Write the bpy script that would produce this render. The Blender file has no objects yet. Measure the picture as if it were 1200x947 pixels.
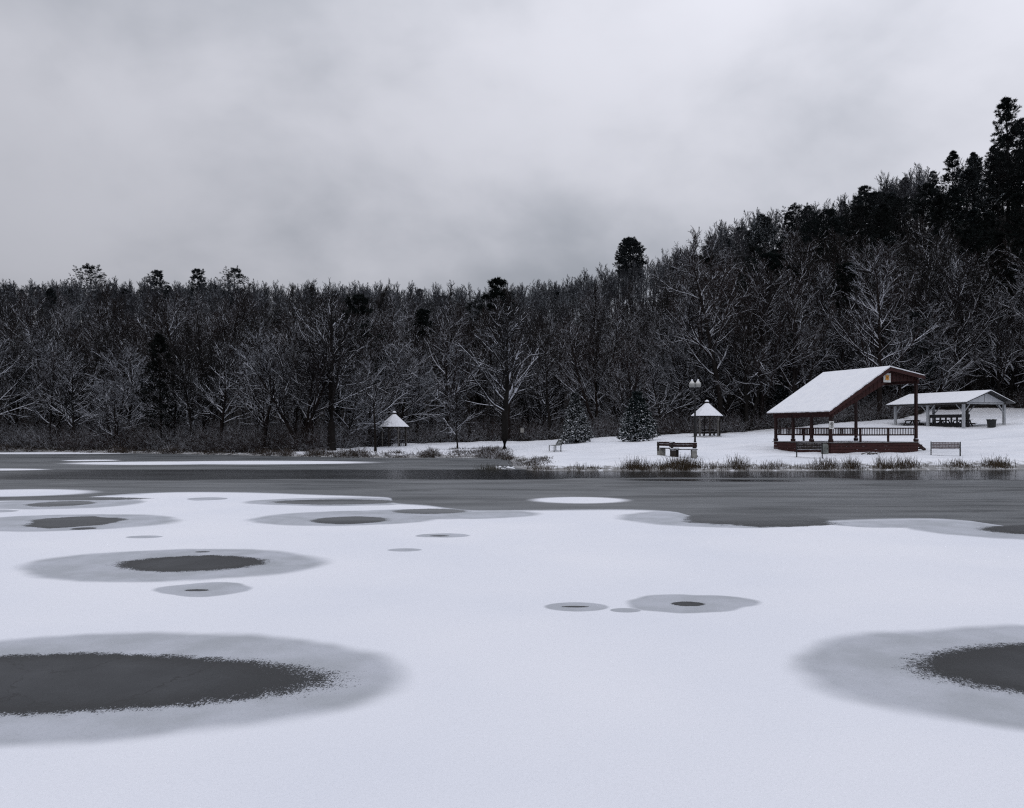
import bpy, math, random
import numpy as np
from mathutils import Vector, Matrix

R = math.radians
F = 880.0; HZ = 503.0; CAMZ = 2.0
sc = bpy.context.scene
COL = sc.collection
rng = np.random.default_rng(7)
random.seed(7)

def X_at(px, Y): return (px - 600.0) / F * Y
def Z_at(py, Y): return CAMZ - (py - HZ) * Y / F
def Y_ice(py): return F * CAMZ / (py - HZ)

# ------------------------------------------------------------------ node helpers
class NT:
    def __init__(self, tree):
        self.t = tree; self.n = tree.nodes; self.l = tree.links
    def new(self, typ, **kw):
        nd = self.n.new(typ)
        for k, v in kw.items(): setattr(nd, k, v)
        return nd
    def put(self, sock, v):
        if isinstance(v, bpy.types.NodeSocket): self.l.new(v, sock)
        elif v is not None: sock.default_value = v
    def math(self, op, a, b=None, c=None, clamp=False):
        nd = self.new('ShaderNodeMath', operation=op); nd.use_clamp = clamp
        self.put(nd.inputs[0], a)
        if b is not None: self.put(nd.inputs[1], b)
        if c is not None: self.put(nd.inputs[2], c)
        return nd.outputs[0]
    def vmath(self, op, a, b=None):
        nd = self.new('ShaderNodeVectorMath', operation=op)
        self.put(nd.inputs[0], a)
        if b is not None: self.put(nd.inputs[1], b)
        return nd.outputs[1] if op in ('LENGTH', 'DOT_PRODUCT') else nd.outputs[0]
    def noise(self, vec, scale, detail=3, rough=.5, out=0, dist=0.0):
        nd = self.new('ShaderNodeTexNoise')
        if vec is not None: self.put(nd.inputs['Vector'], vec)
        nd.inputs['Scale'].default_value = scale; nd.inputs['Detail'].default_value = detail
        nd.inputs['Roughness'].default_value = rough; nd.inputs['Distortion'].default_value = dist
        return nd.outputs[out]
    def rng(self, v, a, b, c=0.0, d=1.0, smooth=True):
        nd = self.new('ShaderNodeMapRange')
        if smooth: nd.interpolation_type = 'SMOOTHSTEP'
        self.put(nd.inputs[0], v)
        for i, q in enumerate((a, b, c, d)): self.put(nd.inputs[i + 1], q)
        return nd.outputs[0]
    def mix(self, f, a, b):
        nd = self.new('ShaderNodeMix', data_type='RGBA')
        self.put(nd.inputs[0], f)
        for s, v in ((nd.inputs[6], a), (nd.inputs[7], b)):
            if isinstance(v, (tuple, list)) and len(v) == 3: v = (*v, 1)
            self.put(s, v)
        return nd.outputs[2]
    def mapping(self, vec, scale=(1, 1, 1)):
        nd = self.new('ShaderNodeMapping'); self.put(nd.inputs['Vector'], vec)
        nd.inputs['Scale'].default_value = scale
        return nd.outputs[0]
    def sep(self, v):
        nd = self.new('ShaderNodeSeparateXYZ'); self.put(nd.inputs[0], v); return nd.outputs

def new_mat(name):
    m = bpy.data.materials.new(name); m.use_nodes = True
    nt = NT(m.node_tree)
    b = m.node_tree.nodes['Principled BSDF']
    return m, nt, b

def geo(nt): return nt.new('ShaderNodeNewGeometry')
def bump(nt, h, strength, dist=.02):
    nd = nt.new('ShaderNodeBump'); nt.put(nd.inputs['Height'], h)
    nd.inputs['Strength'].default_value = strength; nd.inputs['Distance'].default_value = dist
    return nd.outputs[0]

SNOW = (.77, .785, .865)

def simple(name, col, rough=.8, var=.25, scale=4.0, metal=0.0, snow=0.0, streak=(1, 1, 1), bmp=.3):
    """painted / wooden / metal surface with grime variation and optional snow dusting on upward faces"""
    m, nt, b = new_mat(name)
    g = geo(nt); tc = nt.new('ShaderNodeTexCoord')
    v = nt.mapping(tc.outputs['Object'], streak)
    n = nt.noise(v, scale, 5, .65)
    dark = tuple(c * (1 - var) for c in col); light = tuple(min(1, c * (1 + var)) for c in col)
    c = nt.mix(nt.rng(n, .3, .7), dark, light)
    n2 = nt.noise(v, scale * 9, 3, .6)
    c = nt.mix(nt.rng(n2, .55, .8, 0, .35), c, tuple(x * .45 for x in col))
    if snow > 0:
        z = nt.sep(g.outputs['Normal'])[2]
        f = nt.math('MULTIPLY', nt.rng(z, .45, .8), nt.rng(nt.noise(g.outputs['Position'], 3.5, 4, .7), .62 - snow * .5, .72 - snow * .5))
        c = nt.mix(f, c, SNOW)
    nt.put(b.inputs['Base Color'], c)
    b.inputs['Roughness'].default_value = rough; b.inputs['Metallic'].default_value = metal
    b.inputs['Specular IOR Level'].default_value = .3
    if bmp: nt.put(b.inputs['Normal'], bump(nt, n2, bmp, .01))
    return m

M = {}
M['red'] = simple('red_stained_wood', (.036, .0095, .0085), .75, .35, 3, snow=.1, streak=(1, 1, 3))
M['dark_red'] = simple('dark_red_wood', (.022, .0085, .0075), .8, .35, 3, snow=.3)
M['deck'] = simple('deck_boards', (.16, .16, .155), .85, .3, 2, snow=.35)
M['black'] = simple('black_painted_metal', (.012, .012, .013), .5, .3, 6, snow=.1)
M['dark_wood'] = simple('weathered_dark_wood', (.022, .018, .016), .85, .35, 5, snow=.45)
M['grey_wood'] = simple('grey_weathered_wood', (.1, .095, .09), .85, .35, 5, snow=.45)
M['concrete'] = simple('concrete', (.22, .215, .2), .9, .3, 5, snow=.5)
M['white_paint'] = simple('white_painted_wood', (.36, .375, .395), .7, .14, 3, streak=(1, 1, .3))
M['gable_white'] = simple('white_gable_panel', (.5, .515, .54), .7, .1, 2, streak=(4, 4, .3))
M['green_grey'] = simple('grey_green_metal', (.14, .15, .14), .6, .3, 4)
M['sign_white'] = simple('sign_white', (.62, .62, .6), .5, .08, 8, bmp=0)
M['ink'] = simple('black_ink', (.02, .02, .02), .5, .2, 8, bmp=0)
M['sign_red'] = simple('sign_red', (.35, .03, .03), .5, .2, 8, bmp=0)
M['orange'] = simple('orange_paint', (.62, .27, .03), .5, .15, 12, bmp=0)
M['ochre'] = simple('brown_paint', (.3, .12, .02), .5, .15, 12, bmp=0)
M['bench_slat'] = simple('faded_bench_slats', (.17, .145, .15), .8, .35, 8, snow=.35)
M['stone_bin'] = simple('dark_plastic', (.016, .018, .017), .45, .3, 6, snow=.3)

def snow_cap_mat():
    m, nt, b = new_mat('roof_snow')
    g = geo(nt)
    n = nt.noise(g.outputs['Position'], 2.2, 5, .6)
    n2 = nt.noise(g.outputs['Position'], 30, 3, .6)
    nt.put(b.inputs['Base Color'], nt.mix(nt.rng(n, .3, .7), (.79, .81, .86), (.85, .865, .9)))
    b.inputs['Roughness'].default_value = .9; b.inputs['Specular IOR Level'].default_value = .15
    nt.put(b.inputs['Normal'], bump(nt, nt.math('ADD', n, nt.math('MULTIPLY', n2, .25)), .5, .05))
    return m
M['snow'] = snow_cap_mat()

def gazebo_roof_mat():
    m, nt, b = new_mat('gazebo_snow_roof')
    g = geo(nt); tc = nt.new('ShaderNodeTexCoord')
    s = nt.sep(tc.outputs['Object'])
    a = nt.math('ARCTAN2', s[1], s[0])
    w = nt.math('ABSOLUTE', nt.math('SINE', nt.math('MULTIPLY', a, 12.0)))
    n = nt.noise(tc.outputs['Object'], 3, 4, .6)
    rib = nt.math('MULTIPLY', nt.rng(w, .0, .22, 1, 0), nt.rng(n, .4, .6))
    c = nt.mix(nt.math('MULTIPLY', rib, .5), (.8, .815, .86), (.3, .31, .35))
    nt.put(b.inputs['Base Color'], c); b.inputs['Roughness'].default_value = .9
    b.inputs['Specular IOR Level'].default_value = .15
    nt.put(b.inputs['Normal'], bump(nt, n, .4, .04))
    return m
M['gazebo_roof'] = gazebo_roof_mat()

def globe_mat():
    m, nt, b = new_mat('frosted_globe_glass')
    g = geo(nt)
    z = nt.sep(g.outputs['Normal'])[2]
    n = nt.noise(g.outputs['Position'], 9, 3, .6)
    c = nt.mix(nt.rng(z, .1, .6), (.3, .305, .295), (.66, .66, .64))
    c = nt.mix(nt.rng(n, .4, .75, 0, .3), c, (.2, .2, .19))
    nt.put(b.inputs['Base Color'], c); b.inputs['Roughness'].default_value = .25
    return m
M['globe'] = globe_mat()

def bark_mat(name, bark, snow_amt, snowc=(.5, .52, .57), zlo=0.05, zhi=.35, hi=None):
    m, nt, b = new_mat(name)
    g = geo(nt); oi = nt.new('ShaderNodeObjectInfo')
    z = nt.sep(g.outputs['Normal'])[2]
    big = nt.noise(g.outputs['Position'], .09, 2, .5)
    fine = nt.noise(g.outputs['Position'], 2.6, 3, .7)
    r = oi.outputs['Random']
    # local amount of snow lying on the branches
    amt = nt.math('ADD', nt.rng(big, .35, .65, -.12, .12), nt.math('MULTIPLY_ADD', r, .22, -.11))
    thr = nt.math('SUBTRACT', 1.0 - snow_amt, amt)
    f = nt.math('MULTIPLY', nt.rng(z, zlo, zhi), nt.rng(nt.math('SUBTRACT', fine, nt.math('MULTIPLY_ADD', thr, .5, .24)), -.04, .06))
    dark = tuple(c * .6 for c in bark); light = tuple(c * 1.5 for c in bark)
    warm = (bark[0] * 1.25, bark[1] * .9, bark[2] * .85)
    c = nt.mix(nt.rng(nt.noise(g.outputs['Position'], 1.1, 4, .6), .3, .7), dark, light)
    c = nt.mix(nt.math('MULTIPLY', r, .8), c, warm)
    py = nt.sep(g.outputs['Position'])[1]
    c = nt.mix(nt.rng(py, 95, 185, 0, .55), c, (.047, .053, .06))   # distance haze blended into the colour with depth
    c = nt.mix(f, c, snowc)
    nt.put(b.inputs['Base Color'], c)
    b.inputs['Roughness'].default_value = .95; b.inputs['Specular IOR Level'].default_value = .1
    return m
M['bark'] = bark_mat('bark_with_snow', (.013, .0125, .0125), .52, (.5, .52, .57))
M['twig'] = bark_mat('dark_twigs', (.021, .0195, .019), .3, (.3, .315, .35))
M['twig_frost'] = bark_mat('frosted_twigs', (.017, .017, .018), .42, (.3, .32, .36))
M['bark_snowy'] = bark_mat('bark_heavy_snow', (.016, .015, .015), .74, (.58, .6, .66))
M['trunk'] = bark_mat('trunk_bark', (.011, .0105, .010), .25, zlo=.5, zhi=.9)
M['hazy_bark'] = bark_mat('hazy_distant_bark', (.036, .041, .047), .36, (.29, .315, .35))  # paler, bluer bark: haze of the far ridge put into its colour
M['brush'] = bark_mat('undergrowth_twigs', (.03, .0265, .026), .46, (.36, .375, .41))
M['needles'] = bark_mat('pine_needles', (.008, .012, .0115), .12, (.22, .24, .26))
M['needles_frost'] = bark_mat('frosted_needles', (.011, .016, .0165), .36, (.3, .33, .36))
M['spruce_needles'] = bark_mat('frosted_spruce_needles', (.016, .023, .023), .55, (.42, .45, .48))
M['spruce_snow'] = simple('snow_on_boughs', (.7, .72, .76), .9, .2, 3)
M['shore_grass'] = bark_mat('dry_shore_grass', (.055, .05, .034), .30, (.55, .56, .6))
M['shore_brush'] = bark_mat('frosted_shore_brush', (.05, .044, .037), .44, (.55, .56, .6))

# ------------------------------------------------------------------ object helpers
def tag(o, label=None, cat=None, group=None, kind=None):
    if label: o['label'] = label
    if cat: o['category'] = cat
    if group: o['group'] = group
    if kind: o['kind'] = kind
    return o
def empty(name, loc, rz=0.0, label=None, cat=None, group=None):
    o = bpy.data.objects.new(name, None); COL.objects.link(o)
    o.location = loc; o.rotation_euler = (0, 0, rz); o.empty_display_size = .3
    return tag(o, label, cat, group)
def copy_tree(o, parent=None):
    c = o.copy(); COL.objects.link(c)
    if parent is not None: c.parent = parent
    for ch in list(o.children): copy_tree(ch, c)
    return c

class MB:
    def __init__(self): self.v = []; self.f = []; self.m = []; self.mi = 0; self.sm = []
    def add(self, vs, fs, smooth=False):
        k = len(self.v); self.v += [tuple(p) for p in vs]
        self.f += [tuple(i + k for i in f) for f in fs]
        self.m += [self.mi] * len(fs); self.sm += [smooth] * len(fs)
        return self
    def box(self, c, s, rz=0.0, bev=0.008):
        cx, cy, cz = c; hx, hy, hz = s[0] / 2, s[1] / 2, s[2] / 2
        b = min(bev, hx * .4, hy * .4, hz * .4)
        vs = []; fs = []
        # chamfered box
        for sx in (-1, 1):
            for sy in (-1, 1):
                for sz in (-1, 1):
                    vs.append((sx * (hx - b), sy * (hy - b), sz * hz))
                    vs.append((sx * (hx - b), sy * hy, sz * (hz - b)))
                    vs.append((sx * hx, sy * (hy - b), sz * (hz - b)))
        def I(sx, sy, sz, k): return (((sx > 0) * 2 + (sy > 0)) * 2 + (sz > 0)) * 3 + k
        for s_ in (-1, 1):
            q = [I(-1, -1, s_, 0), I(1, -1, s_, 0), I(1, 1, s_, 0), I(-1, 1, s_, 0)]; fs.append(q if s_ > 0 else q[::-1])
            q = [I(-1, s_, -1, 1), I(1, s_, -1, 1), I(1, s_, 1, 1), I(-1, s_, 1, 1)]; fs.append(q[::-1] if s_ > 0 else q)
            q = [I(s_, -1, -1, 2), I(s_, 1, -1, 2), I(s_, 1, 1, 2), I(s_, -1, 1, 2)]; fs.append(q if s_ > 0 else q[::-1])
        for a in (-1, 1):
            for c_ in (-1, 1):
                q = [I(-1, a, c_, 0), I(1, a, c_, 0), I(1, a, c_, 1), I(-1, a, c_, 1)]; fs.append(q if a * c_ < 0 else q[::-1])
                q = [I(a, -1, c_, 0), I(a, 1, c_, 0), I(a, 1, c_, 2), I(a, -1, c_, 2)]; fs.append(q[::-1] if a * c_ < 0 else q)
                q = [I(a, c_, -1, 1), I(a, c_, 1, 1), I(a, c_, 1, 2), I(a, c_, -1, 2)]; fs.append(q[::-1] if a * c_ < 0 else q)
                for d in (-1, 1):
                    q = [I(a, c_, d, 0), I(a, c_, d, 1), I(a, c_, d, 2)]; fs.append(q if a * c_ * d < 0 else q[::-1])
        ca, sa = math.cos(rz), math.sin(rz)
        vs = [(cx + x * ca - y * sa, cy + x * sa + y * ca, cz + z) for x, y, z in vs]
        return self.add(vs, fs)
    def beam(self, p, q, w, h):
        """rectangular bar from p to q; w sideways, h in the plane that holds z"""
        p = Vector(p); q = Vector(q); t = (q - p).normalized()
        s = t.cross(Vector((0, 0, 1)))
        s = Vector((1, 0, 0)) if s.length < 1e-3 else s.normalized()
        u = s.cross(t); vs = []
        for e in (p, q):
            for a, b_ in ((-1, -1), (1, -1), (1, 1), (-1, 1)): vs.append(e + s * a * w / 2 + u * b_ * h / 2)
        return self.add(vs, [(0, 1, 2, 3), (7, 6, 5, 4), (0, 4, 5, 1), (1, 5, 6, 2), (2, 6, 7, 3), (3, 7, 4, 0)])
    def tube(self, pts, rads, n=8):
        pts = [Vector(p) for p in pts]; vs = []; fs = []
        for i, p in enumerate(pts):
            t = (pts[min(i + 1, len(pts) - 1)] - pts[max(i - 1, 0)]).normalized()
            s = t.cross(Vector((0, 0, 1))); s = Vector((1, 0, 0)) if s.length < 1e-3 else s.normalized()
            u = s.cross(t); r = rads[i] if hasattr(rads, '__len__') else rads
            for k in range(n):
                a = 2 * math.pi * k / n; vs.append(p + s * math.cos(a) * r + u * math.sin(a) * r)
        for i in range(len(pts) - 1):
            for k in range(n):
                fs.append((i * n + k, i * n + (k + 1) % n, (i + 1) * n + (k + 1) % n, (i + 1) * n + k))
        fs.append(tuple(range(n))[::-1]); fs.append(tuple((len(pts) - 1) * n + k for k in range(n)))
        return self.add(vs, fs, n > 6)
    def lathe(self, prof, c=(0, 0, 0), n=16, smooth=True):
        vs = []; fs = []
        for r, z in prof:
            for k in range(n):
                a = 2 * math.pi * k / n; vs.append((c[0] + r * math.cos(a), c[1] + r * math.sin(a), c[2] + z))
        for i in range(len(prof) - 1):
            for k in range(n): fs.append((i * n + k, i * n + (k + 1) % n, (i + 1) * n + (k + 1) % n, (i + 1) * n + k))
        fs.append(tuple(range(n))[::-1]); fs.append(tuple((len(prof) - 1) * n + k for k in range(n)))
        return self.add(vs, fs, smooth)
    def prism(self, poly, axis_from, axis_to, plane='xz'):
        """extrude a polygon; plane xz -> extruded along y from a to b"""
        n = len(poly); vs = []
        for a in (axis_from, axis_to):
            for p in poly: vs.append((p[0], a, p[1]) if plane == 'xz' else ((a, p[0], p[1]) if plane == 'yz' else (p[0], p[1], a)))
        fs = [tuple(range(n))[::-1], tuple(range(n, 2 * n))]
        for k in range(n): fs.append((k, (k + 1) % n, n + (k + 1) % n, n + k))
        return self.add(vs, fs)
    def build(self, name, mats, parent=None):
        me = bpy.data.meshes.new(name); me.from_pydata(self.v, [], self.f)
        if not isinstance(mats, (list, tuple)): mats = [mats]
        for m in mats: me.materials.append(m)
        me.polygons.foreach_set('material_index', self.m)
        me.polygons.foreach_set('use_smooth', self.sm)
        import bmesh
        bm = bmesh.new(); bm.from_mesh(me); bmesh.ops.recalc_face_normals(bm, faces=bm.faces); bm.to_mesh(me); bm.free()
        o = bpy.data.objects.new(name, me); COL.objects.link(o)
        if parent is not None: o.parent = parent
        return o

def np_mesh(name, V, Q, mats, mat_idx=None, smooth=None):
    """quads / tris mesh from numpy arrays"""
    me = bpy.data.meshes.new(name)
    k = Q.shape[1]
    me.vertices.add(len(V)); me.vertices.foreach_set('co', V.astype(np.float32).ravel())
    me.loops.add(Q.size); me.loops.foreach_set('vertex_index', Q.astype(np.int32).ravel())
    me.polygons.add(len(Q)); me.polygons.foreach_set('loop_start', np.arange(0, Q.size, k, dtype=np.int32))
    for m in (mats if isinstance(mats, (list, tuple)) else [mats]): me.materials.append(m)
    if mat_idx is not None: me.polygons.foreach_set('material_index', mat_idx.astype(np.int32))
    me.polygons.foreach_set('use_smooth', (np.zeros(len(Q), bool) if smooth is None else smooth))
    me.update(calc_edges=True)
    return me
def link(name, me, parent=None):
    o = bpy.data.objects.new(name, me); COL.objects.link(o)
    if parent is not None: o.parent = parent
    return o

# ------------------------------------------------------------------ terrain
shore_px = [(-300, 527.5), (-120, 528), (0, 529), (60, 529.5), (100, 530.4), (150, 531.2), (200, 532), (260, 533), (300, 534), (350, 535), (400, 536),
            (450, 536.6), (520, 536.6), (565, 536.8), (592, 538), (600, 541), (602, 545), (604, 549), (625, 551.5), (680, 552), (750, 552.2), (820, 552.4),
            (900, 552), (980, 551.6), (1050, 551), (1120, 550.6), (1200, 550.2), (1350, 549)]
shore = [(X_at(p, Y_ice(q)), Y_ice(q)) for p, q in shore_px]
pond_poly = [(-90, 40), (-88, 66)] + shore + [(60, 36), (64, 0), (50, -14), (0, -9), (-50, -14), (-85, 0)]
PP = np.array(pond_poly, float)

def signed_shore(x, y):
    """distance to the pond outline, negative on the ice"""
    x = np.asarray(x, float); y = np.asarray(y, float)
    d = np.full(x.shape, 1e9); inside = np.zeros(x.shape, bool)
    for i in range(len(PP)):
        ax, ay = PP[i]; bx, by = PP[(i + 1) % len(PP)]
        dx, dy = bx - ax, by - ay
        t = np.clip(((x - ax) * dx + (y - ay) * dy) / (dx * dx + dy * dy), 0, 1)
        d = np.minimum(d, np.hypot(x - ax - t * dx, y - ay - t * dy))
        with np.errstate(divide='ignore', invalid='ignore'):
            c = ((ay > y) != (by > y)) & (x < (bx - ax) * (y - ay) / (by - ay + 1e-12) + ax)
        inside ^= c
    return np.where(inside, -d, d)

ctrl = [(-300, 72, .6), (0, 70, .5), (200, 65, .4), (330, 60, .35), (440, 58, .25), (535, 60, .38), (591, 58, .45), (462, 68, .38), (652, 52, .34),
        (400, 72, .5), (520, 75, .6), (640, 75, .8), (700, 74, 1.1), (828, 67, 1.33), (850, 74, 1.55), (900, 74, 1.6), (814, 42, .45), (700, 42, .35), (640, 41, .3),
        (700, 60, .7), (947, 40, .43), (1108, 41, .52), (1250, 42, .8), (973, 43, .55), (1076, 46, .68), (907, 48, .72), (1000, 54, 1.05), (1120, 54, 1.25), (1050, 66, 2.15),
        (1130, 61, 2.0), (1172, 64, 2.2), (1000, 72, 2.55), (950, 72, 2.1), (1100, 76, 3.2), (1155, 78, 3.9), (1200, 72, 3.2), (1200, 85, 5.5), (1300, 60, 3.2), (1300, 80, 8),
        (1200, 95, 10), (1200, 112, 22), (1200, 140, 43), (1350, 100, 20), (1350, 135, 46), (1500, 60, 7), (1500, 90, 22), (1500, 130, 46),
        (1100, 90, 7), (1100, 115, 20), (1100, 146, 39), (1000, 84, 5), (1000, 115, 18), (1000, 155, 37), (920, 84, 3.4), (920, 118, 15.5), (920, 160, 35.5), (850, 86, 3), (850, 120, 13), (850, 168, 34.5),
        (780, 84, 2.5), (780, 125, 12), (780, 175, 30), (700, 84, 2), (700, 130, 11), (700, 182, 26), (620, 86, 1.8), (620, 135, 11), (620, 188, 24.5),
        (550, 86, 1.7), (550, 140, 11.5), (550, 192, 24), (430, 84, 1.5), (430, 130, 10.5), (430, 194, 24.5), (300, 74, 1), (300, 120, 8), (300, 192, 25.5),
        (150, 76, 1), (150, 120, 8), (150, 190, 26.5), (0, 78, 1), (0, 120, 8), (0, 190, 27), (-300, 82, 1), (-300, 125, 8), (-300, 190, 28),
        (-300, 250, 27), (100, 250, 25), (550, 250, 22), (850, 230, 33), (1100, 210, 40), (1300, 200, 46), (1500, 180, 50)]
CP = np.array([(X_at(p, Y), Y, z) for p, Y, z in ctrl])
def _tps(r2): return np.where(r2 > 1e-9, .5 * r2 * np.log(np.maximum(r2, 1e-9)), 0)
_n = len(CP); S_ = 40.0
_xy = CP[:, :2] / S_
_K = _tps(((_xy[:, None] - _xy[None]) ** 2).sum(2)) + np.eye(_n) * .012
_P = np.hstack([np.ones((_n, 1)), _xy])
_A = np.block([[_K, _P], [_P.T, np.zeros((3, 3))]])
_w = np.linalg.solve(_A, np.concatenate([CP[:, 2], np.zeros(3)]))
def hill(x, y):
    x = np.clip(np.asarray(x, float), -230, 190); y = np.clip(np.asarray(y, float), 30, 262)
    q = np.stack([x.ravel(), y.ravel()], 1) / S_
    out = np.zeros(len(q))
    for i in range(0, len(q), 20000):
        k = _tps(((q[i:i + 20000, None] - _xy[None]) ** 2).sum(2))
        out[i:i + 20000] = k @ _w[:_n] + _w[_n] + q[i:i + 20000] @ _w[_n + 1:]
    return np.clip(out.reshape(x.shape), .22, 55)
def sstep(a, b, x):
    t = np.clip((x - a) / (b - a), 0, 1); return t * t * (3 - 2 * t)
def bumps(x, y):
    return .085 * np.sin(x * .9 + 1.3 * np.sin(y * .5)) * np.sin(y * .8) + .03 * np.sin(x * 2.3 + y * 1.7)
def ground(x, y):
    x = np.asarray(x, float); y = np.asarray(y, float)
    s = signed_shore(x, y)
    h = hill(x, y)
    near = sstep(30, 20, y)
    h = h * (1 - near) + .35 * near + .02 * np.clip(-y - 9, 0, 400) ** .8
    h = h + bumps(x, y) * sstep(1, 5, s) * (1 + 4 * sstep(3, 10, h))
    return np.where(s < 0, -.45 * sstep(0, -.9, s) - .0, 0) + sstep(0, 2.6, s) * h + .06 * sstep(-.3, .3, s)
def gz(x, y): return float(ground(np.array([x]), np.array([y]))[0])

# where the wood begins (lower edge of the forest) as Y over X
_fe = [(-90, 70.5), (-46, 68.7), (-36.5, 65.1), (-27.6, 61.6), (-19.4, 57.9), (-15.3, 57.6), (-13.2, 64), (-11, 73), (-6, 75.5), (3, 75.5), (8, 74), (15, 74), (20, 74), (25, 76), (31, 74), (38, 74), (45, 80), (51, 79), (56, 66), (75, 55), (150, 45)]
_fx = np.array([a for a, b in _fe], float); _fy = np.array([b for a, b in _fe], float)
def forest_edge(x): return np.interp(x, _fx, _fy)

def build_ground():
    xs = np.unique(np.concatenate([np.linspace(-3000, -260, 10), np.linspace(-260, -60, 60), np.arange(-60, 70, .8), np.linspace(70, 210, 50), np.linspace(210, 3000, 10)]))
    ys = np.unique(np.concatenate([np.linspace(-3000, -40, 9), np.linspace(-40, 30, 36), np.arange(30, 84, .6), np.linspace(84, 270, 100), np.linspace(270, 4000, 10)]))
    X, Y = np.meshgrid(xs, ys)
    Z = ground(X, Y)
    nx, ny = len(xs), len(ys)
    V = np.stack([X.ravel(), Y.ravel(), Z.ravel()], 1)
    i, j = np.meshgrid(np.arange(nx - 1), np.arange(ny - 1)); a = (j * nx + i).ravel()
    Q = np.stack([a, a + 1, a + 1 + nx, a + nx], 1)
    me = np_mesh('ground', V, Q, M['ground'], smooth=np.ones(len(Q), bool))
    s = signed_shore(X, Y)
    fe = forest_edge(X)
    wood = sstep(-1.2, 1.2, Y - fe)
    at = me.attributes.new('wood', 'FLOAT', 'POINT'); at.data.foreach_set('value', wood.ravel().astype(np.float32))
    at = me.attributes.new('bank', 'FLOAT', 'POINT'); at.data.foreach_set('value', sstep(3.4, .4, s).ravel().astype(np.float32))
    o = link('ground', me); tag(o, kind='structure')
    return o

def ground_mat():
    m, nt, b = new_mat('snowy_ground')
    g = geo(nt)
    P = g.outputs['Position']
    wa = nt.new('ShaderNodeAttribute', attribute_name='wood').outputs['Fac']
    ba = nt.new('ShaderNodeAttribute', attribute_name='bank').outputs['Fac']
    n1 = nt.noise(P, .35, 4, .6); n2 = nt.noise(P, 2.5, 5, .65); n3 = nt.noise(P, 14, 3, .7)
    snow = nt.mix(nt.rng(n1, .3, .7), (.75, .775, .83), (.83, .845, .89))
    snow = nt.mix(nt.rng(nt.noise(nt.mapping(P, (.25, 1.6, 1)), .9, 4, .6), .5, .72, 0, .22), snow, (.42, .44, .47))
    snow = nt.mix(nt.rng(n3, .56, .76, 0, .38), snow, (.3, .29, .27))
    litter = nt.mix(nt.rng(n2, .35, .7), (.012, .011, .011), (.035, .03, .028))
    patch = nt.rng(nt.math('MULTIPLY', n2, nt.math('ADD', n1, .5)), .66, .74)
    litter = nt.mix(nt.math('MULTIPLY', patch, .5), litter, (.3, .31, .34))
    earth = nt.mix(nt.rng(n3, .3, .7), (.05, .042, .03), (.16, .15, .13))
    f = nt.rng(nt.math('ADD', wa, nt.math('MULTIPLY_ADD', n2, .9, -.45)), .4, .62)
    c = nt.mix(f, snow, litter)
    fb = nt.math('MULTIPLY', nt.rng(nt.math('ADD', nt.math('MULTIPLY', ba, .8), nt.math('MULTIPLY_ADD', n2, 1.1, -.55)), .58, .8), .75)
    c = nt.mix(fb, c, earth)
    nt.put(b.inputs['Base Color'], c)
    b.inputs['Roughness'].default_value = .95; b.inputs['Specular IOR Level'].default_value = .1
    nt.put(b.inputs['Normal'], bump(nt, nt.math('ADD', n2, nt.math('MULTIPLY', n3, .3)), .55, .12))
    return m
M['ground'] = ground_mat()

# ------------------------------------------------------------------ pond ice
# circles of slush and thin ice in the snow cover: (left px, right px, top py, bottom py)
rings = [(-230, 484, 737, 879), (927, 1650, 730, 884), (20, 389, 643, 684), (177, 291, 683, 699.5), (-60, 213, 602, 624), (-30, 169, 584, 597.5),
         (288, 520, 598.5, 617.5), (395, 640, 596, 609), (282, 500, 583, 593.5), (147, 191, 627.5, 631), (486, 546, 625, 630.5), (453, 495, 642.5, 646.5), (218, 268, 583, 586.5),
         (636, 715, 705.5, 717), (714, 752, 712.5, 718), (726, 891, 696, 717.5), (718, 985, 597, 619), (1050, 1300, 605, 635), (940, 1110, 606, 618), (-40, 17, 597.5, 601.5),
         (-60, 185, 571, 585)]
cores = [(-300, 396, 765, 839), (1069, 1560, 752, 830), (137, 314, 650.5, 670.5), (216, 246, 690.5, 693), (24, 137, 605.5, 619.5), (84, 112, 618, 621), (34, 109, 587, 594),
         (364, 456, 605, 614.5), (460, 548, 596, 602.5), (318, 470, 585, 591.5), (787, 826, 705, 710.5), (795, 978, 601, 617.5), (1150, 1330, 615, 629), (5, 175, 582.5, 586.5),
         (178, 252, 655, 659), (504, 526, 627.3, 628.7), (228, 246, 646, 647.5), (658, 690, 710, 712)]
patches = [(-90, 118, 572.8, 583), (-80, 62, 549, 551.7), (72, 142, 538.6, 540.6), (68, 300, 540.6, 545), (150, 452, 539.8, 544.6), (-60, 175, 529.8, 532.4),
           (616, 742, 582, 590.5)]
edge_px = [(-60, 588), (0, 587), (60, 586.5), (110, 582), (160, 578.5), (230, 576.8), (300, 577.6), (370, 580), (430, 582), (455, 583.5), (463, 590), (500, 592.5), (530, 596.5), (560, 598.5), (640, 598), (720, 597.3), (790, 600),
           (830, 611), (880, 616), (930, 615), (970, 611), (1020, 609), (1080, 608), (1140, 611), (1180, 617), (1240, 622), (1300, 618)]

def ell(L, Rr, T, B):
    Yn, Yf = Y_ice(B), Y_ice(T); yc = (Yn + Yf) / 2; ry = (Yf - Yn) / 2
    xl = (L - 600) / F * yc; xr = (Rr - 600) / F * yc
    return ((xl + xr) / 2, yc, (xr - xl) / 2, ry)

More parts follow.
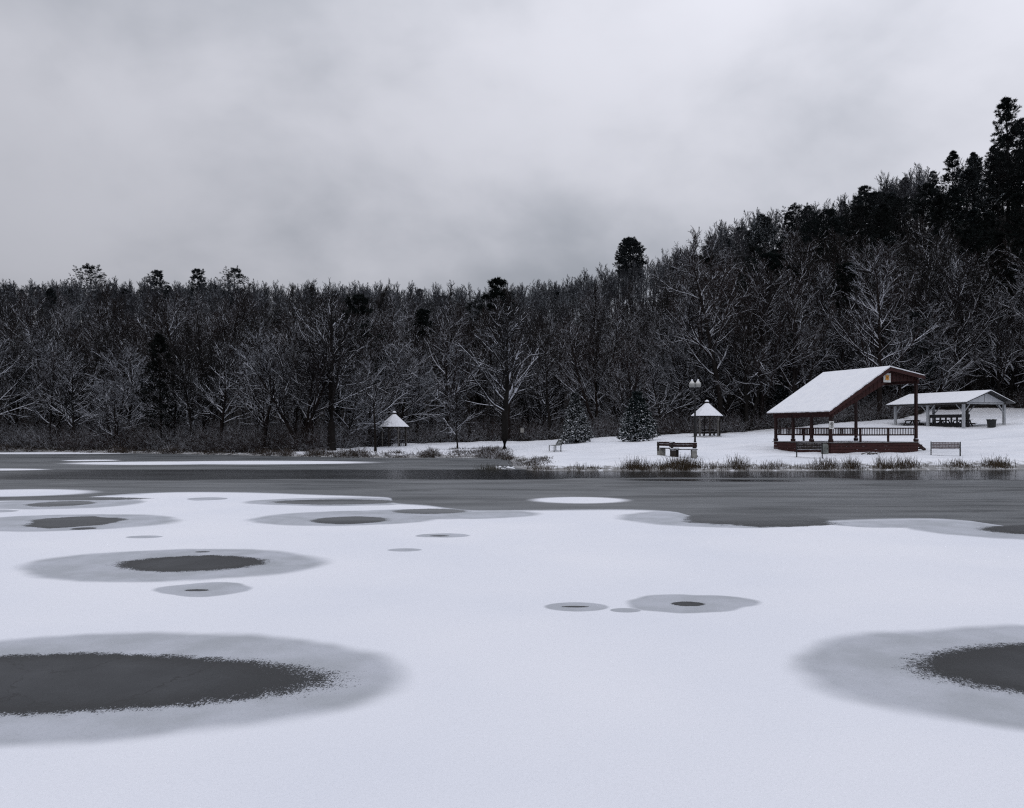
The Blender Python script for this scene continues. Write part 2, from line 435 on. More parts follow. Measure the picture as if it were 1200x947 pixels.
def ice_mat():
    m, nt, b = new_mat('pond_ice')
    g = geo(nt); P = g.outputs['Position']
    wob = nt.vmath('SUBTRACT', nt.noise(P, .55, 3, .55, out=1), (.5, .5, .5))
    def dist_for(s):
        return nt.vmath('ADD', P, nt.vmath('MULTIPLY', wob, (s, s, 0)))
    Pw = dist_for(.65); Pw2 = dist_for(1.7)
    grain = nt.noise(nt.mapping(P, (1, .5, 1)), 56, 3, .85)
    grain2 = nt.noise(nt.mapping(P, (.8, .8, 1)), 7, 3, .7)
    gm = nt.math('ADD', nt.math('MULTIPLY_ADD', grain, 1.0, -.5), nt.math('MULTIPLY_ADD', grain2, .55, -.275))
    def field(e, src, pw=.9):
        cx, cy, rx, ry = e
        v = nt.vmath('SUBTRACT', src, (cx, cy, 0)); v = nt.vmath('MULTIPLY', v, (1 / rx, 1 / ry, 0))
        if e[3] > .22:
            q = nt.sep(v); cb = nt.new('ShaderNodeCombineXYZ')
            nt.put(cb.inputs[0], nt.math('POWER', nt.math('ABSOLUTE', q[0]), pw)); nt.put(cb.inputs[1], q[1]); v = cb.outputs[0]
        return nt.vmath('LENGTH', v)
    def union(vals):
        o = vals[0]
        for q in vals[1:]: o = nt.math('MINIMUM', o, q)
        return o
    rv = []
    for r_ in rings:
        e = ell(*r_); d = field(e, Pw if e[3] > .3 else P)
        rv.append(d)
    ring = nt.rng(union(rv), 1.02, .88)
    cv = []
    for r_ in cores:
        e = ell(*r_); k = min(.75, .42 / max(e[3], .12))
        d = nt.math('MULTIPLY_ADD', gm, k, field(e, Pw2 if e[3] > .9 else P, .76))
        cv.append(d)
    dcore = union(cv); core = nt.rng(dcore, 1.0, .93)
    pv = []
    for r_ in patches:
        e = ell(*r_)
        d = nt.math('MULTIPLY_ADD', gm, .12, field(e, P))
        pv.append(d)
    pat = nt.rng(union(pv), 1.05, .72)
    # edge of the snow cover
    s = nt.sep(P)
    fc = nt.new('ShaderNodeFloatCurve')
    pts = [(X_at(p, Y_ice(q)), Y_ice(q)) for p, q in edge_px]
    x0, x1 = -16.0, 16.0; y0, y1 = 10.0, 30.0
    cm = fc.mapping; cu = cm.curves[0]
    pts = sorted(pts); pts = [q for q in pts if x0 < q[0] < x1]
    norm = [(0.0, (pts[0][1] - y0) / (y1 - y0))] + [((x - x0) / (x1 - x0), (y - y0) / (y1 - y0)) for x, y in pts] + [(1.0, (pts[-1][1] - y0) / (y1 - y0))]
    cu.points[0].location = norm[0]; cu.points[1].location = norm[-1]
    for q in norm[1:-1]: cu.points.new(*q)
    for p_ in cu.points: p_.handle_type = 'AUTO_CLAMPED'
    cm.update()
    xx = nt.rng(s[0], x0, x1, 0, 1, smooth=False)
    nt.put(fc.inputs['Value'], xx)
    yb = nt.math('MULTIPLY_ADD', fc.outputs[0], y1 - y0, y0)
    dy = nt.math('SUBTRACT', yb, nt.math('ADD', s[1], nt.math('MULTIPLY', gm, .25)))
    main = nt.rng(dy, -.12, .3)
    mainslush = nt.rng(dy, -.25, .05)
    # the thin grey ice beyond
    st = nt.mapping(P, (.22, 1.1, 1)); st2 = nt.mapping(P, (.11, .4, 1))
    a1 = nt.noise(st, 1.0, 5, .65, dist=.6); a2 = nt.noise(st2, 1.0, 3, .5, dist=.4)
    thin = nt.mix(nt.rng(a1, .32, .72), (.045, .05, .054), (.16, .168, .175))
    thin = nt.mix(nt.rng(a2, .4, .62, 0, .45), thin, (.17, .18, .19))
    # open black water lying along the near bank and in a long lead to the left
    lead = nt.math('MULTIPLY', nt.rng(nt.math('ADD', s[1], nt.math('MULTIPLY_ADD', a2, 9.0, -4.5)), 29.2, 30.6), nt.rng(nt.math('SUBTRACT', s[1], nt.math('MULTIPLY_ADD', a1, 1.2, -.6)), 37.4, 36.9))
    lead = nt.math('MULTIPLY', lead, nt.rng(s[0], -26, -19))
    lead = nt.math('MULTIPLY', lead, nt.rng(nt.math('ADD', s[0], nt.math('MULTIPLY', a1, 6)), -4, 3.5, .72, 1.0))
    black = nt.mix(nt.rng(a1, .3, .75), (.006, .007, .008), (.03, .033, .036))
    icecol = nt.mix(lead, thin, black)
    # snow surface
    sn = nt.noise(P, .25, 3, .5); sp = nt.noise(P, 46, 3, .75)
    snow = nt.mix(nt.rng(sn, .3, .7), (.79, .81, .87), (.85, .86, .905))
    snow = nt.mix(nt.rng(sp, .4, .75, 0, .13), snow, (.5, .53, .58))
    rs = nt.noise(P, 1.3, 3, .6)
    slush = nt.mix(nt.rng(rs, .3, .7), (.38, .4, .43), (.49, .51, .56))
    slush = nt.mix(nt.rng(grain, .45, .75, 0, .3), slush, (.24, .255, .27))
    slushy = nt.mix(nt.rng(grain2, .3, .7), slush, snow)
    S = nt.math('MAXIMUM', main, pat)
    c = nt.mix(mainslush, icecol, slush)
    c = nt.mix(S, c, snow)
    ringm = nt.math('MULTIPLY', ring, nt.math('MAXIMUM', main, nt.rng(nt.math('SUBTRACT', s[1], 24), 0, .5, .0, 0)))
    c = nt.mix(nt.math('MULTIPLY', ringm, .93), c, slush)
    # dark windows with hairline cracks
    dk = nt.mix(nt.rng(nt.noise(P, .8, 4, .6), .35, .7), (.018, .02, .023), (.042, .045, .05))
    vo = nt.new('ShaderNodeTexVoronoi', feature='DISTANCE_TO_EDGE'); vo.inputs['Scale'].default_value = .8
    nt.put(vo.inputs['Vector'], nt.vmath('ADD', P, nt.vmath('MULTIPLY', nt.vmath('SUBTRACT', nt.noise(P, 1.6, 5, .7, out=1), (.5, .5, .5)), (.9, .9, 0))))
    crack = nt.math('MULTIPLY', nt.rng(vo.outputs['Distance'], .0, .016, 1, 0), nt.rng(nt.noise(P, .6, 2, .5), .40, .48))
    dk = nt.mix(nt.math('MULTIPLY', crack, .75), dk, (.004, .004, .005))
    rimd = nt.rng(dcore, .95, .55)
    dk2 = nt.mix(rimd, (.01, .011, .012), dk)
    far = nt.rng(s[1], 14, 19)
    c = nt.mix(core, c, nt.mix(far, dk2, thin))
    nt.put(b.inputs['Base Color'], c)
    wet = nt.math('MAXIMUM', core, nt.math('SUBTRACT', 1.0, nt.math('MAXIMUM', S, mainslush)), clamp=True)
    rgh = nt.math('ADD', nt.math('MULTIPLY', wet, nt.math('MULTIPLY_ADD', lead, -.26, -.48)), .9)
    nt.put(b.inputs['Roughness'], rgh)
    nt.put(b.inputs['Specular IOR Level'], nt.math('MULTIPLY_ADD', wet, .18, .1))
    h = nt.math('ADD', nt.math('MULTIPLY', nt.math('MULTIPLY', grain, .35), nt.math('SUBTRACT', 1.0, wet)), nt.math('MULTIPLY', S, nt.math('MULTIPLY', nt.math('SUBTRACT', 1.0, core), .5)))
    h = nt.math('ADD', h, nt.math('MULTIPLY', nt.noise(P, 3.0, 4, .6), nt.math('MULTIPLY', nt.math('SUBTRACT', 1.0, wet), .5)))
    h = nt.math('ADD', h, nt.math('MULTIPLY', nt.noise(nt.mapping(P, (.6, 2.2, 1)), 1.5, 3, .6), nt.math('MULTIPLY', wet, .06)))
    nt.put(b.inputs['Normal'], bump(nt, h, .6, .03))
    return m
M['ice'] = ice_mat()
def build_ice():
    mb = MB()
    mb.add([(x, y, 0) for x, y in pond_poly], [tuple(range(len(pond_poly)))])
    o = mb.build('frozen_pond', M['ice'])
    # grow slightly beyond the outline so the bank dips through it
    me = o.data
    for v in me.vertices:
        i = v.index
        a = PP[i - 1]; c = PP[(i + 1) % len(PP)]
        t = np.array([c[0] - a[0], c[1] - a[1]]); t /= np.linalg.norm(t)
        v.co.x += -(-t[1]) * -0.5; v.co.y += -t[0] * -0.5
    if me.polygons[0].normal.z < 0: me.flip_normals()
    tag(o, kind='structure')
build_ice()
build_ground()

# ------------------------------------------------------------------ vegetation generators
def norm(v): return v / np.maximum(np.linalg.norm(v, axis=-1, keepdims=True), 1e-9)

def tubes(P, Rd, sides, phase=0.0):
    """P (B,N,3), Rd (B,N) -> verts, quads"""
    B, N, _ = P.shape
    T = np.empty_like(P); T[:, 1:-1] = P[:, 2:] - P[:, :-2]; T[:, 0] = P[:, 1] - P[:, 0]; T[:, -1] = P[:, -1] - P[:, -2]
    T = norm(T)
    s = np.cross(T, np.array([0, 0, 1.0])); l = np.linalg.norm(s, axis=-1, keepdims=True)
    s = np.where(l < .05, np.array([1.0, 0, 0]), s / np.maximum(l, 1e-6)); u = norm(np.cross(s, T))
    a = np.arange(sides) / sides * 2 * np.pi + phase
    V = P[:, :, None] + Rd[:, :, None, None] * (np.cos(a)[None, None, :, None] * s[:, :, None] + np.sin(a)[None, None, :, None] * u[:, :, None])
    idx = np.arange(B * N * sides).reshape(B, N, sides)
    nx = np.roll(idx, -1, axis=2)
    Q = np.stack([idx[:, :-1], nx[:, :-1], nx[:, 1:], idx[:, 1:]], -1).reshape(-1, 4)
    return V.reshape(-1, 3), Q

def grow(P, Rd, g, n, t0, t1, ang, length, N, trop, wig, rr, rmin, fall=.6, tip=.35, bias=None):
    """spawn n children on each parent polyline"""
    B, Np, _ = P.shape
    t = t0 + (t1 - t0) * (np.arange(n)[None] + g.random((B, n))) / n
    k = t * (Np - 1); i = np.clip(k.astype(int), 0, Np - 2); f = (k - i)[..., None]
    bi = np.arange(B)[:, None]
    o = P[bi, i] * (1 - f) + P[bi, i + 1] * f
    r0 = Rd[bi, i] * (1 - f[..., 0]) + Rd[bi, i + 1] * f[..., 0]
    d = norm(P[bi, i + 1] - P[bi, i])
    Lp = np.linalg.norm(P[:, 1:] - P[:, :-1], axis=-1).sum(1)[:, None]
    rv = g.normal(size=d.shape)
    if bias is not None: rv = rv * bias
    perp = norm(rv - (rv * d).sum(-1, keepdims=True) * d)
    a = ang[0] + (ang[1] - ang[0]) * t + g.normal(size=t.shape) * .13
    c = norm(d * np.cos(a)[..., None] + perp * np.sin(a)[..., None])
    L = Lp * length * (1 - fall * (t - t0) / max(t1 - t0, .01)) * (.7 + .6 * g.random(t.shape))
    M_ = B * n
    o = o.reshape(M_, 3); c = c.reshape(M_, 3); L = L.reshape(M_); r0 = r0.reshape(M_)
    pts = [o]; cur = o; dd = c
    for q in range(N - 1):
        dd = norm(dd + g.normal(size=dd.shape) * wig + np.array([0, 0, trop]))
        cur = cur + dd * (L / (N - 1))[:, None]; pts.append(cur)
    PP_ = np.stack(pts, 1)
    rb = np.minimum(np.maximum(r0 * rr, rmin), r0 * .95 + rmin * .3)
    RR = rb[:, None] * (1 - (1 - tip) * np.linspace(0, 1, N)[None])
    return PP_, np.maximum(RR, rmin * .6)

def trunk_line(g, H, r, N=12, wig=.05, lean=(0, 0)):
    p = [np.zeros(3)]; d = np.array([lean[0], lean[1], 1.0])
    for i in range(N - 1):
        d = d + np.append(g.normal(size=2) * wig, 0); d[2] = 1.0
        p.append(p[-1] + d / np.linalg.norm(d) * H / (N - 1))
    P = np.array(p)[None]; P[0, 0, 2] = -.4
    t = np.linspace(0, 1, N)
    Rd = (r * (1 - t) ** .75 + .02)[None]; Rd[0, 0] *= 1.35
    return P, Rd

def pack(parts):
    V = []; Q = []; k = 0
    for v, q in parts: V.append(v); Q.append(q + k); k += len(v)
    return np.concatenate(V), np.concatenate(Q)

def bare_tree(seed, H=14, r=.2, n1=24, n2=10, n3=6, n4=2, t0=.22, ang=(1.0, .5), l1=.44, trop=.1, wig=.12, stems=1, fall=.65, rm=.013, wigt=.05, lean=0.0):
    g = np.random.default_rng(seed)
    tr = []; crown = []; limbs = []
    for s in range(stems):
        ln = (g.normal() * .18, g.normal() * .12) if stems > 1 else (lean, 0)
        P0, R0 = trunk_line(g, H * (1 - .12 * s), r * (1 if s == 0 else .7), wig=wigt, lean=ln)
        if s: P0[:, :, :2] += g.normal(size=2) * .25
        tr.append(tubes(P0, R0, 8))
        P1, R1 = grow(P0, R0, g, n1, t0, .98, ang, l1, 9, trop, wig, .5, .032, fall=fall)
        P2, R2 = grow(P1, R1, g, n2, .12, .98, (.85, .5), .42, 6, trop * .9, wig, .55, rm * 1.65, fall=.5)
        P3, R3 = grow(P2, R2, g, n3, .15, .98, (.75, .5), .48, 4, trop * .7, wig * 1.1, .6, rm, fall=.4)
        limbs += [tubes(P1, R1, 6), tubes(P2, R2, 4)]; crown += [tubes(P3, R3, 4)]
        if n4:
            P4, R4 = grow(P3, R3, g, n4, .2, .95, (.7, .5), .55, 3, trop * .5, wig, .7, rm * .8, fall=.3)
            crown.append(tubes(P4, R4, 4))
    nl = sum(len(q) for v, q in limbs)
    V, Q = pack(limbs + crown)
    return pack(tr), (V, Q, nl)

def tree_meshes(name, data, mat_trunk, mat_crown):
    (Vt, Qt), (Vc, Qc, nl) = data
    tw = M['twig_frost'] if mat_crown == M['bark_snowy'] else M['twig']
    a = np_mesh(name + '_trunk', Vt, Qt, mat_trunk, smooth=np.ones(len(Qt), bool))
    c = np_mesh(name + '_branches', Vc, Qc, [mat_crown, tw], (np.arange(len(Qc)) >= nl).astype(int), smooth=np.zeros(len(Qc), bool))
    return a, c

def blades(C, D, L, W, g):
    """thin pointed quads (needle sprays): centres C, directions D"""
    n = len(C)
    rv = g.normal(size=(n, 3)); s = norm(np.cross(D, rv))
    L = L[:, None]; W = W[:, None]
    V = np.stack([C - s * W * .5, C + D * L * .55 - s * W, C + D * L, C + D * L * .55 + s * W * .9], 1)
    Q = np.arange(n * 4).reshape(n, 4)
    return V.reshape(-1, 3), Q

def pine(seed, H=16, r=.2, base=.3, spread=.24, whorls=17, per=5, up=.25, droop=0.0, irr=.4, tuft=7, tl=.4, tw=.03, per2=7, shape='pine'):
    g = np.random.default_rng(seed)
    P0, R0 = trunk_line(g, H, r, wig=.02)
    tr = [tubes(P0, R0, 8)]
    O = []; D = []; L = []
    for w in range(whorls):
        t = base + (1 - base) * (w + g.random() * .6) / whorls
        if t > .985: t = .985
        z = t * H; k = t * 11; i = min(int(k), 10); c = P0[0, i] * (1 - (k - i)) + P0[0, i + 1] * (k - i)
        u = (t - base) / (1 - base)
        if shape == 'pine': prof = (1 - u) ** .8 * (.6 + .4 * min(1, u * 3.5)) * (1.2 if w % 2 else .75) + .05
        elif shape == 'round': prof = math.sin((u * .8 + .2) * math.pi) ** .6 * .9 + .1
        else: prof = (1 - u) ** .85 + .05
        a0 = g.random() * 6.28
        for q in range(per):
            if g.random() < irr * .35: continue
            a = a0 + q * 2 * math.pi / per + g.normal() * .25
            upq = up + (.5 * u if shape == 'pine' else .6 * u ** 3) + g.normal() * .08
            O.append(c); D.append([math.cos(a), math.sin(a), upq]); L.append(H * spread * prof * (1 + g.normal() * irr * .5))
    O = np.array(O); D = norm(np.array(D)); L = np.clip(np.array(L), .3, None)
    N = 6; pts = [O]; cur = O; dd = D
    for q in range(N - 1):
        dd = norm(dd + g.normal(size=dd.shape) * .07 + np.array([0, 0, (.08 if shape == 'pine' else .05) - droop * (1 if q < 3 else -.4)]))
        cur = cur + dd * (L / (N - 1))[:, None]; pts.append(cur)
    P1 = np.stack(pts, 1); R1 = np.clip(L * .014, .015, .08)[:, None] * np.linspace(1, .3, N)[None]
    flat = np.array([1, 1, .35])
    P2, R2 = grow(P1, R1, g, per2, .22 if shape == 'spruce' else .4, 1.0, (.9, .6), .38, 4, .03 if shape == 'pine' else -.02, .08, .5, .008, fall=.55, bias=flat)
    wood = pack([tubes(P1, R1, 5), tubes(P2, R2, 3)])
    # needle sprays along the secondary twigs
    allP = np.concatenate([P2]); B = len(allP)
    t = (g.random((B, tuft)) * 2.6 + .4) if shape == 'spruce' else (3 - g.random((B, tuft)) ** 1.5 * 1.9); i = np.clip(t.astype(int), 0, 2); f = (t - i)[..., None]; bi = np.arange(B)[:, None]
    C = allP[bi, i] * (1 - f) + allP[bi, i + 1] * f; dr = norm(allP[bi, i + 1] - allP[bi, i])
    C = C.reshape(-1, 3); dr = dr.reshape(-1, 3)
    k = 3; C = np.repeat(C, k, 0); dr = np.repeat(dr, k, 0)
    dr = norm(dr * .9 + g.normal(size=dr.shape) * (np.array([.6, .6, .3]) if shape != 'spruce' else .4) + np.array([0, 0, .16]))
    # leader tip
    nb = 60; tip = P0[0, -1]; Ct = np.tile(tip, (nb, 1)) - np.stack([np.zeros(nb), np.zeros(nb), g.random(nb) * H * .06], 1)
    Dt = norm(g.normal(size=(nb, 3)) * .6 + np.array([0, 0, .7]))
    C = np.concatenate([C, Ct]); dr = np.concatenate([dr, Dt])
    Lb = tl * (.6 + .8 * g.random(len(C))); Wb = tw * (.7 + .7 * g.random(len(C)))
    need = blades(C, dr, Lb, Wb, g)
    return pack(tr), wood, need, (P1, P2, L)

def pine_meshes(name, data, needle_mat, snow=0.0, seed=1):
    tr, wood, need, (P1, P2, L) = data
    a = np_mesh(name + '_trunk', tr[0], tr[1], M['trunk'], smooth=np.ones(len(tr[1]), bool))
    parts = [wood, need]; mi = [np.zeros(len(wood[1]), int), np.ones(len(need[1]), int)]
    if snow > 0:
        g = np.random.default_rng(seed)
        # lumps of snow lying on the boughs: flattened six sided blobs strung along each bough
        A = P2[g.random(len(P2)) < snow]
        c = (A[:, 1] + A[:, 3]) / 2 + np.array([0, 0, .05]); d = A[:, 3] - A[:, 0]; d[:, 2] *= .8
        n = len(c); w = .05 + .06 * g.random(n); ln = .95 * (.4 + .6 * g.random(n))
        side = norm(np.cross(d, np.array([0, 0, 1.0])))
        up = np.array([0, 0, 1.0])
        V = []
        for (fa, fb) in ((-.5, 0), (-.15, .9), (.2, 1.0), (.5, 0)):
            for (sa, ua) in ((-1, 0), (0, .75), (1, 0), (0, -.35)):
                jit = 1 + .35 * g.normal(size=(n, 1))
                V.append(c + d * fa * ln[:, None] + side * sa * (w * max(fb, .15))[:, None] * jit + up * ua * (w * max(fb, .15))[:, None])
        V = np.stack(V, 1).reshape(n, 4, 4, 3)
        idx = np.arange(n * 16).reshape(n, 4, 4); nx = np.roll(idx, -1, axis=2)
        Q = np.stack([idx[:, :-1], nx[:, :-1], nx[:, 1:], idx[:, 1:]], -1).reshape(-1, 4)
        parts.append((V.reshape(-1, 3), Q)); mi.append(np.full(len(Q), 2))
    V, Q = pack(parts)
    c = np_mesh(name + '_crown', V, Q, [M['trunk'], needle_mat, M['spruce_snow']], np.concatenate(mi))
    return a, c

# ---- variants
BT = []   # woodland trees
specs = [dict(H=14, l1=.40, t0=.25), dict(H=15, l1=.34, t0=.35, n1=24), dict(H=13, l1=.50, t0=.18, ang=(1.15, .55), trop=.07), dict(H=14, l1=.42, t0=.3, stems=2, n1=16, n2=10),
         dict(H=16, l1=.30, t0=.4, n1=26, trop=.14), dict(H=13, l1=.55, t0=.15, ang=(1.2, .7), trop=.12, n1=24), dict(H=15, l1=.44, t0=.3, trop=.05, wig=.16, n1=24), dict(H=12, l1=.5, t0=.2, stems=3, n1=12, n2=9)]
for i, s_ in enumerate(specs):
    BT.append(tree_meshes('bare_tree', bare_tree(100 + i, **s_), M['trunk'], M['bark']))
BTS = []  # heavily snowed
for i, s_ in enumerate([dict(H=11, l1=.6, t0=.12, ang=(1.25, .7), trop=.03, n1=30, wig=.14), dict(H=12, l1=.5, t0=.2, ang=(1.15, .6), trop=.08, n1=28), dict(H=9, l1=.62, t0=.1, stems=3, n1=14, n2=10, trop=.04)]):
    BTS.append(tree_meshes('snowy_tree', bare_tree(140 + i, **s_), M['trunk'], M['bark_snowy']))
FT = []   # far ridge, lighter meshes
for i in range(4):
    s_ = [dict(H=14, l1=.32, t0=.45), dict(H=15, l1=.28, t0=.5), dict(H=13, l1=.36, t0=.4), dict(H=14, l1=.34, t0=.45, stems=2)][i]
    FT.append(bare_tree(180 + i, n1=18, n2=8, n3=6, n4=0, rm=.022, **s_) if i < 3 else bare_tree(180 + i, n1=11, n2=7, n3=6, n4=0, rm=.022, **s_))
PN = [pine_meshes('pine_tree', pine(200, H=17, base=.2, spread=.25, whorls=17, per=7, irr=.5, per2=9, tuft=7, up=.08), M['needles']),
      pine_meshes('pine_tree', pine(201, H=16, base=.42, spread=.21, irr=.6, whorls=15, per=6, per2=8, tuft=7, shape='round'), M['needles']),
      pine_meshes('pine_tree', pine(202, H=18, base=.15, spread=.2, whorls=21, per=7, irr=.45, per2=8, tuft=7, up=.08), M['needles']),
      pine_meshes('pine_tree', pine(203, H=15, base=.25, spread=.28, irr=.5, whorls=15, per=7, per2=9, tuft=7, up=.08), M['needles_frost'])]
SP = [pine_meshes('spruce_tree', pine(210, H=4.2, r=.07, base=.04, spread=.285, whorls=21, per=11, up=.1, droop=.03, irr=.15, tuft=7, tl=.18, tw=.035, per2=8, shape='spruce'), M['spruce_needles'], snow=1.0, seed=5),
      pine_meshes('spruce_tree', pine(211, H=4.0, r=.08, base=.04, spread=.38, whorls=18, per=12, up=.2, droop=.03, irr=.2, tuft=8, tl=.2, tw=.04, per2=8, shape='spruce'), M['spruce_needles'], snow=.95, seed=6),
      pine_meshes('spruce_tree', pine(212, H=8, r=.12, base=.1, spread=.26, whorls=20, per=7, up=.15, droop=.05, irr=.3, tuft=5, tl=.28, tw=.045, per2=7, shape='spruce'), M['needles_frost'], snow=.15, seed=7)]

def put_tree(name, meshes, x, y, sc_, rz, label, cat, group=None, crown='branches', sink=0.0, z=None, sz=None):
    e = empty(name, (x, y, (gz(x, y) if z is None else z) - sink), rz, label, cat, group)
    e.scale = (sc_, sc_, sz or sc_)
    link('trunk', meshes[0], e); link(crown, meshes[1], e)
    return e

# ---- named trees of the shore and the field
maple = tree_meshes('maple', bare_tree(301, H=9.2, r=.27, n1=22, n2=10, n3=6, n4=2, t0=.3, ang=(1.1, .3), l1=.55, trop=.03, wig=.11, rm=.015, fall=.6, wigt=.03), M['trunk'], M['bark_snowy'])
xm, ym = X_at(591, 58), 58
put_tree('maple_tree', maple, xm, ym, 1.0, .6, 'broad bare maple with white snow-lined limbs standing alone near the shore', 'tree')
lil = tree_meshes('sapling', bare_tree(302, H=3.6, r=.06, n1=14, n2=9, n3=6, n4=2, t0=.3, ang=(1.25, .8), l1=.85, trop=.0, wig=.12, rm=.008), M['trunk'], M['bark_snowy'])
put_tree('young_tree', lil, X_at(536, 60), 60, 1.0, .3, 'low young tree with wide arching snowy branches left of the lone maple', 'tree')
pol = tree_meshes('slim', bare_tree(303, H=4.4, r=.085, n1=12, n2=7, n3=5, n4=2, t0=.6, ang=(1.4, .8), l1=.5, trop=.03, rm=.008, wigt=.01), M['trunk'], M['bark_snowy'])
put_tree('slim_tree', pol, X_at(440, 57), 57, 1.0, 0, 'slim straight dark tree at the shore just left of the far gazebo', 'tree')
big = tree_meshes('big', bare_tree(304, H=11.6, r=.27, n1=19, n2=8, n3=5, n4=1, t0=.3, ang=(.95, .4), l1=.42, trop=.06, wigt=.03), M['trunk'], M['bark_snowy'])
put_tree('shore_tree', big, X_at(389, 59), 59, 1.0, 1.0, 'tallest bare tree with thick dark trunk at the water edge left of the far gazebo', 'tree')
lean = tree_meshes('leaning', bare_tree(305, H=9.6, r=.16, n1=20, n2=11, n3=7, n4=3, t0=.25, ang=(1.1, .5), l1=.5, trop=.06, stems=3, lean=-.2), M['trunk'], M['bark_snowy'])
put_tree('leaning_tree', lean, X_at(352, 59.5), 59.5, 1.0, .2, 'bare tree with several slim leaning stems on the shore beside the thick dark trunk', 'tree')
crk = tree_meshes('crooked', bare_tree(306, H=9.5, r=.16, n1=14, n2=9, n3=6, n4=2, t0=.42, ang=(1.0, .5), l1=.5, trop=.05, wig=.3, wigt=.12), M['trunk'], M['bark_snowy'])
put_tree('crooked_tree', crk, X_at(456, 77), 77, 1.0, .2, 'crooked bare tree with bright snowy limbs behind the far gazebo', 'tree')
put_tree('snowy_tree', BTS[1], X_at(524, 77.5), 77.5, 1.0, 2.2, 'spreading snow-laden bare tree at the wood edge behind the low young tree', 'tree')
put_tree('snowy_tree', BTS[0], X_at(1100, 80), 80, .95, .7, 'dense snow-covered tree spreading above the white picnic shelter roof', 'tree', sink=.2)
put_tree('snowy_tree', BTS[2], X_at(1190, 84), 84, 1.0, 1.7, 'frosted bushy tree at the right end behind the picnic shelter', 'tree')
sp1 = put_tree('spruce_tree', SP[0], X_at(676, 66), 66, 1.0, .2, 'narrow young spruce with snow on tiered boughs, left of two in the field', 'tree', crown='crown')
sp2 = put_tree('spruce_tree', SP[1], X_at(747, 64), 64, 1.0, 1.2, 'wider dark young spruce with frosted boughs, right of two in the field', 'tree', crown='crown')
put_tree('pine_tree', PN[0], X_at(576, 100), 100, 1.06, .5, 'tall dark pine rising in the middle of the wood behind the maple', 'tree', crown='crown')
PL = pine_meshes('pine_tree', pine(220, H=16, base=.45, spread=.2, whorls=17, per=9, irr=.3, per2=11, tuft=8, tw=.045, shape='round'), M['needles'])
put_tree('pine_tree', PL, X_at(740, 172), 172, 1.0, 1.5, 'lone pine with rounded crown standing above the ridge line at the centre right', 'tree', crown='crown', z=Z_at(284, 172) - 15.7)
put_tree('pine_tree', PN[2], X_at(1181, 128), 128, 1.25, 1.0, 'tallest ragged pine on the ridge near the right edge', 'tree', crown='crown', z=Z_at(114, 128) - 22.4)
lone = [(107, 'dark pine with a broad flat top on the far left ridge', 1, 315, 1.0), (182, 'dense rounded pine on the left ridge, second from the left', 3, 318, 1.1), (237, 'wide pine on the left ridge, third from the left', 0, 318, 1.1), (276, 'slender open-topped pine on the left ridge, rightmost of four', 1, 318, 1.0)]
for px_, lab, k, top, s_ in lone:
    Y = 186; H_ = [17, 16, 18, 15][k] * s_
    put_tree('pine_tree', PN[k], X_at(px_, Y), Y, s_, px_ * .1, lab, 'tree', crown='crown', z=Z_at(top, Y) - H_ * .985)
for px_, Y, top, k, s_, lab in [(237, 130, 372, 3, .62, 'small dark pine half way up the left slope'), (281, 132, 368, 0, .55, 'narrow dark pine on the left slope below the ridge'), (147, 140, 338, 2, .7, 'dark conical pine on the left slope under the ridge'),
                                (40, 118, 402, 3, .55, 'low dark pine near the left edge of the wood')]:
    H_ = [17, 16, 18, 15][k] * s_
    put_tree('pine_tree', PN[k], X_at(px_, Y), Y, s_, px_ * .1, lab, 'tree', crown='crown', z=Z_at(top, Y) - H_)
put_tree('spruce_tree', SP[2], X_at(122, 72), 72, .62, .5, 'low frosted evergreen at the foot of the wood by the left shore', 'tree', crown='crown')
put_tree('spruce_tree', SP[2], X_at(918, 78), 78, .6, 2.5, 'small frosted evergreen beside the wood just left of the bandstand roof', 'tree', crown='crown')

# ---- the wood
placed = []
def ok(x, y, dmin):
    for a, b_ in placed:
        if (a - x) ** 2 + (b_ - y) ** 2 < dmin * dmin: return False
    return True
cand = []
g0 = np.random.default_rng(99)
tries = 0
while len(cand) < 860 and tries < 60000:
    tries += 1
    u = g0.random() ** 1.15
    Y = 60 + (196 - 60) * u
    px = -170 + 1540 * g0.random()
    x = X_at(px, Y)
    fe = float(forest_edge(x))
    if Y < fe + .6: continue
    ymax = np.interp(px, [-200, 550, 700, 850, 1000, 1200, 1400], [194, 196, 184, 170, 157, 142, 136])
    if Y > ymax: continue
    if 985 < px < 1012 and Y < fe + 7: continue
    dep = Y - fe
    if ok(x, Y, 2.5 if dep < 10 else (3.4 if dep < 40 else 4.3)):
        placed.append((x, Y)); cand.append((x, Y, px, dep, ymax))
pines = []; bares = []
for c in cand:
    x, Y, px, dep, ymax = c
    pr = .07
    if px > 780: pr = .10 + .7 * sstep(18, 42, dep) * sstep(760, 900, px)
    if px < 560: pr = .05 + .12 * sstep(60, 95, dep)
    if px > 1090: pr = .12 + .8 * sstep(14, 32, dep)
    (pines if g0.random() < pr and not (dep < 22 and 430 < px < 800) else bares).append(c)
bares.sort(key=lambda c: c[1]); pines.sort(key=lambda c: c[1])
vis = [c for c in bares if -60 < c[2] < 1260]
near = bares[:300]; rest = bares[300:]
BH = [14, 15, 13, 14, 16, 13, 15, 12]; BSH = [11, 12, 9]; PH = [17, 16, 18, 15]
def cap(px, x, Y, s_, H):
    sil = np.interp(px, [-200, 0, 300, 550, 620, 700, 800, 850, 900, 1000, 1060, 1110, 1160, 1200, 1400], [326, 326, 329, 331, 326, 312, 288, 256, 243, 219, 190, 172, 150, 132, 100])
    top = Z_at(sil + 3 + abs(g0.normal()) * 10, Y)
    return max(.3, min(s_, (top - gz(x, Y)) / H))
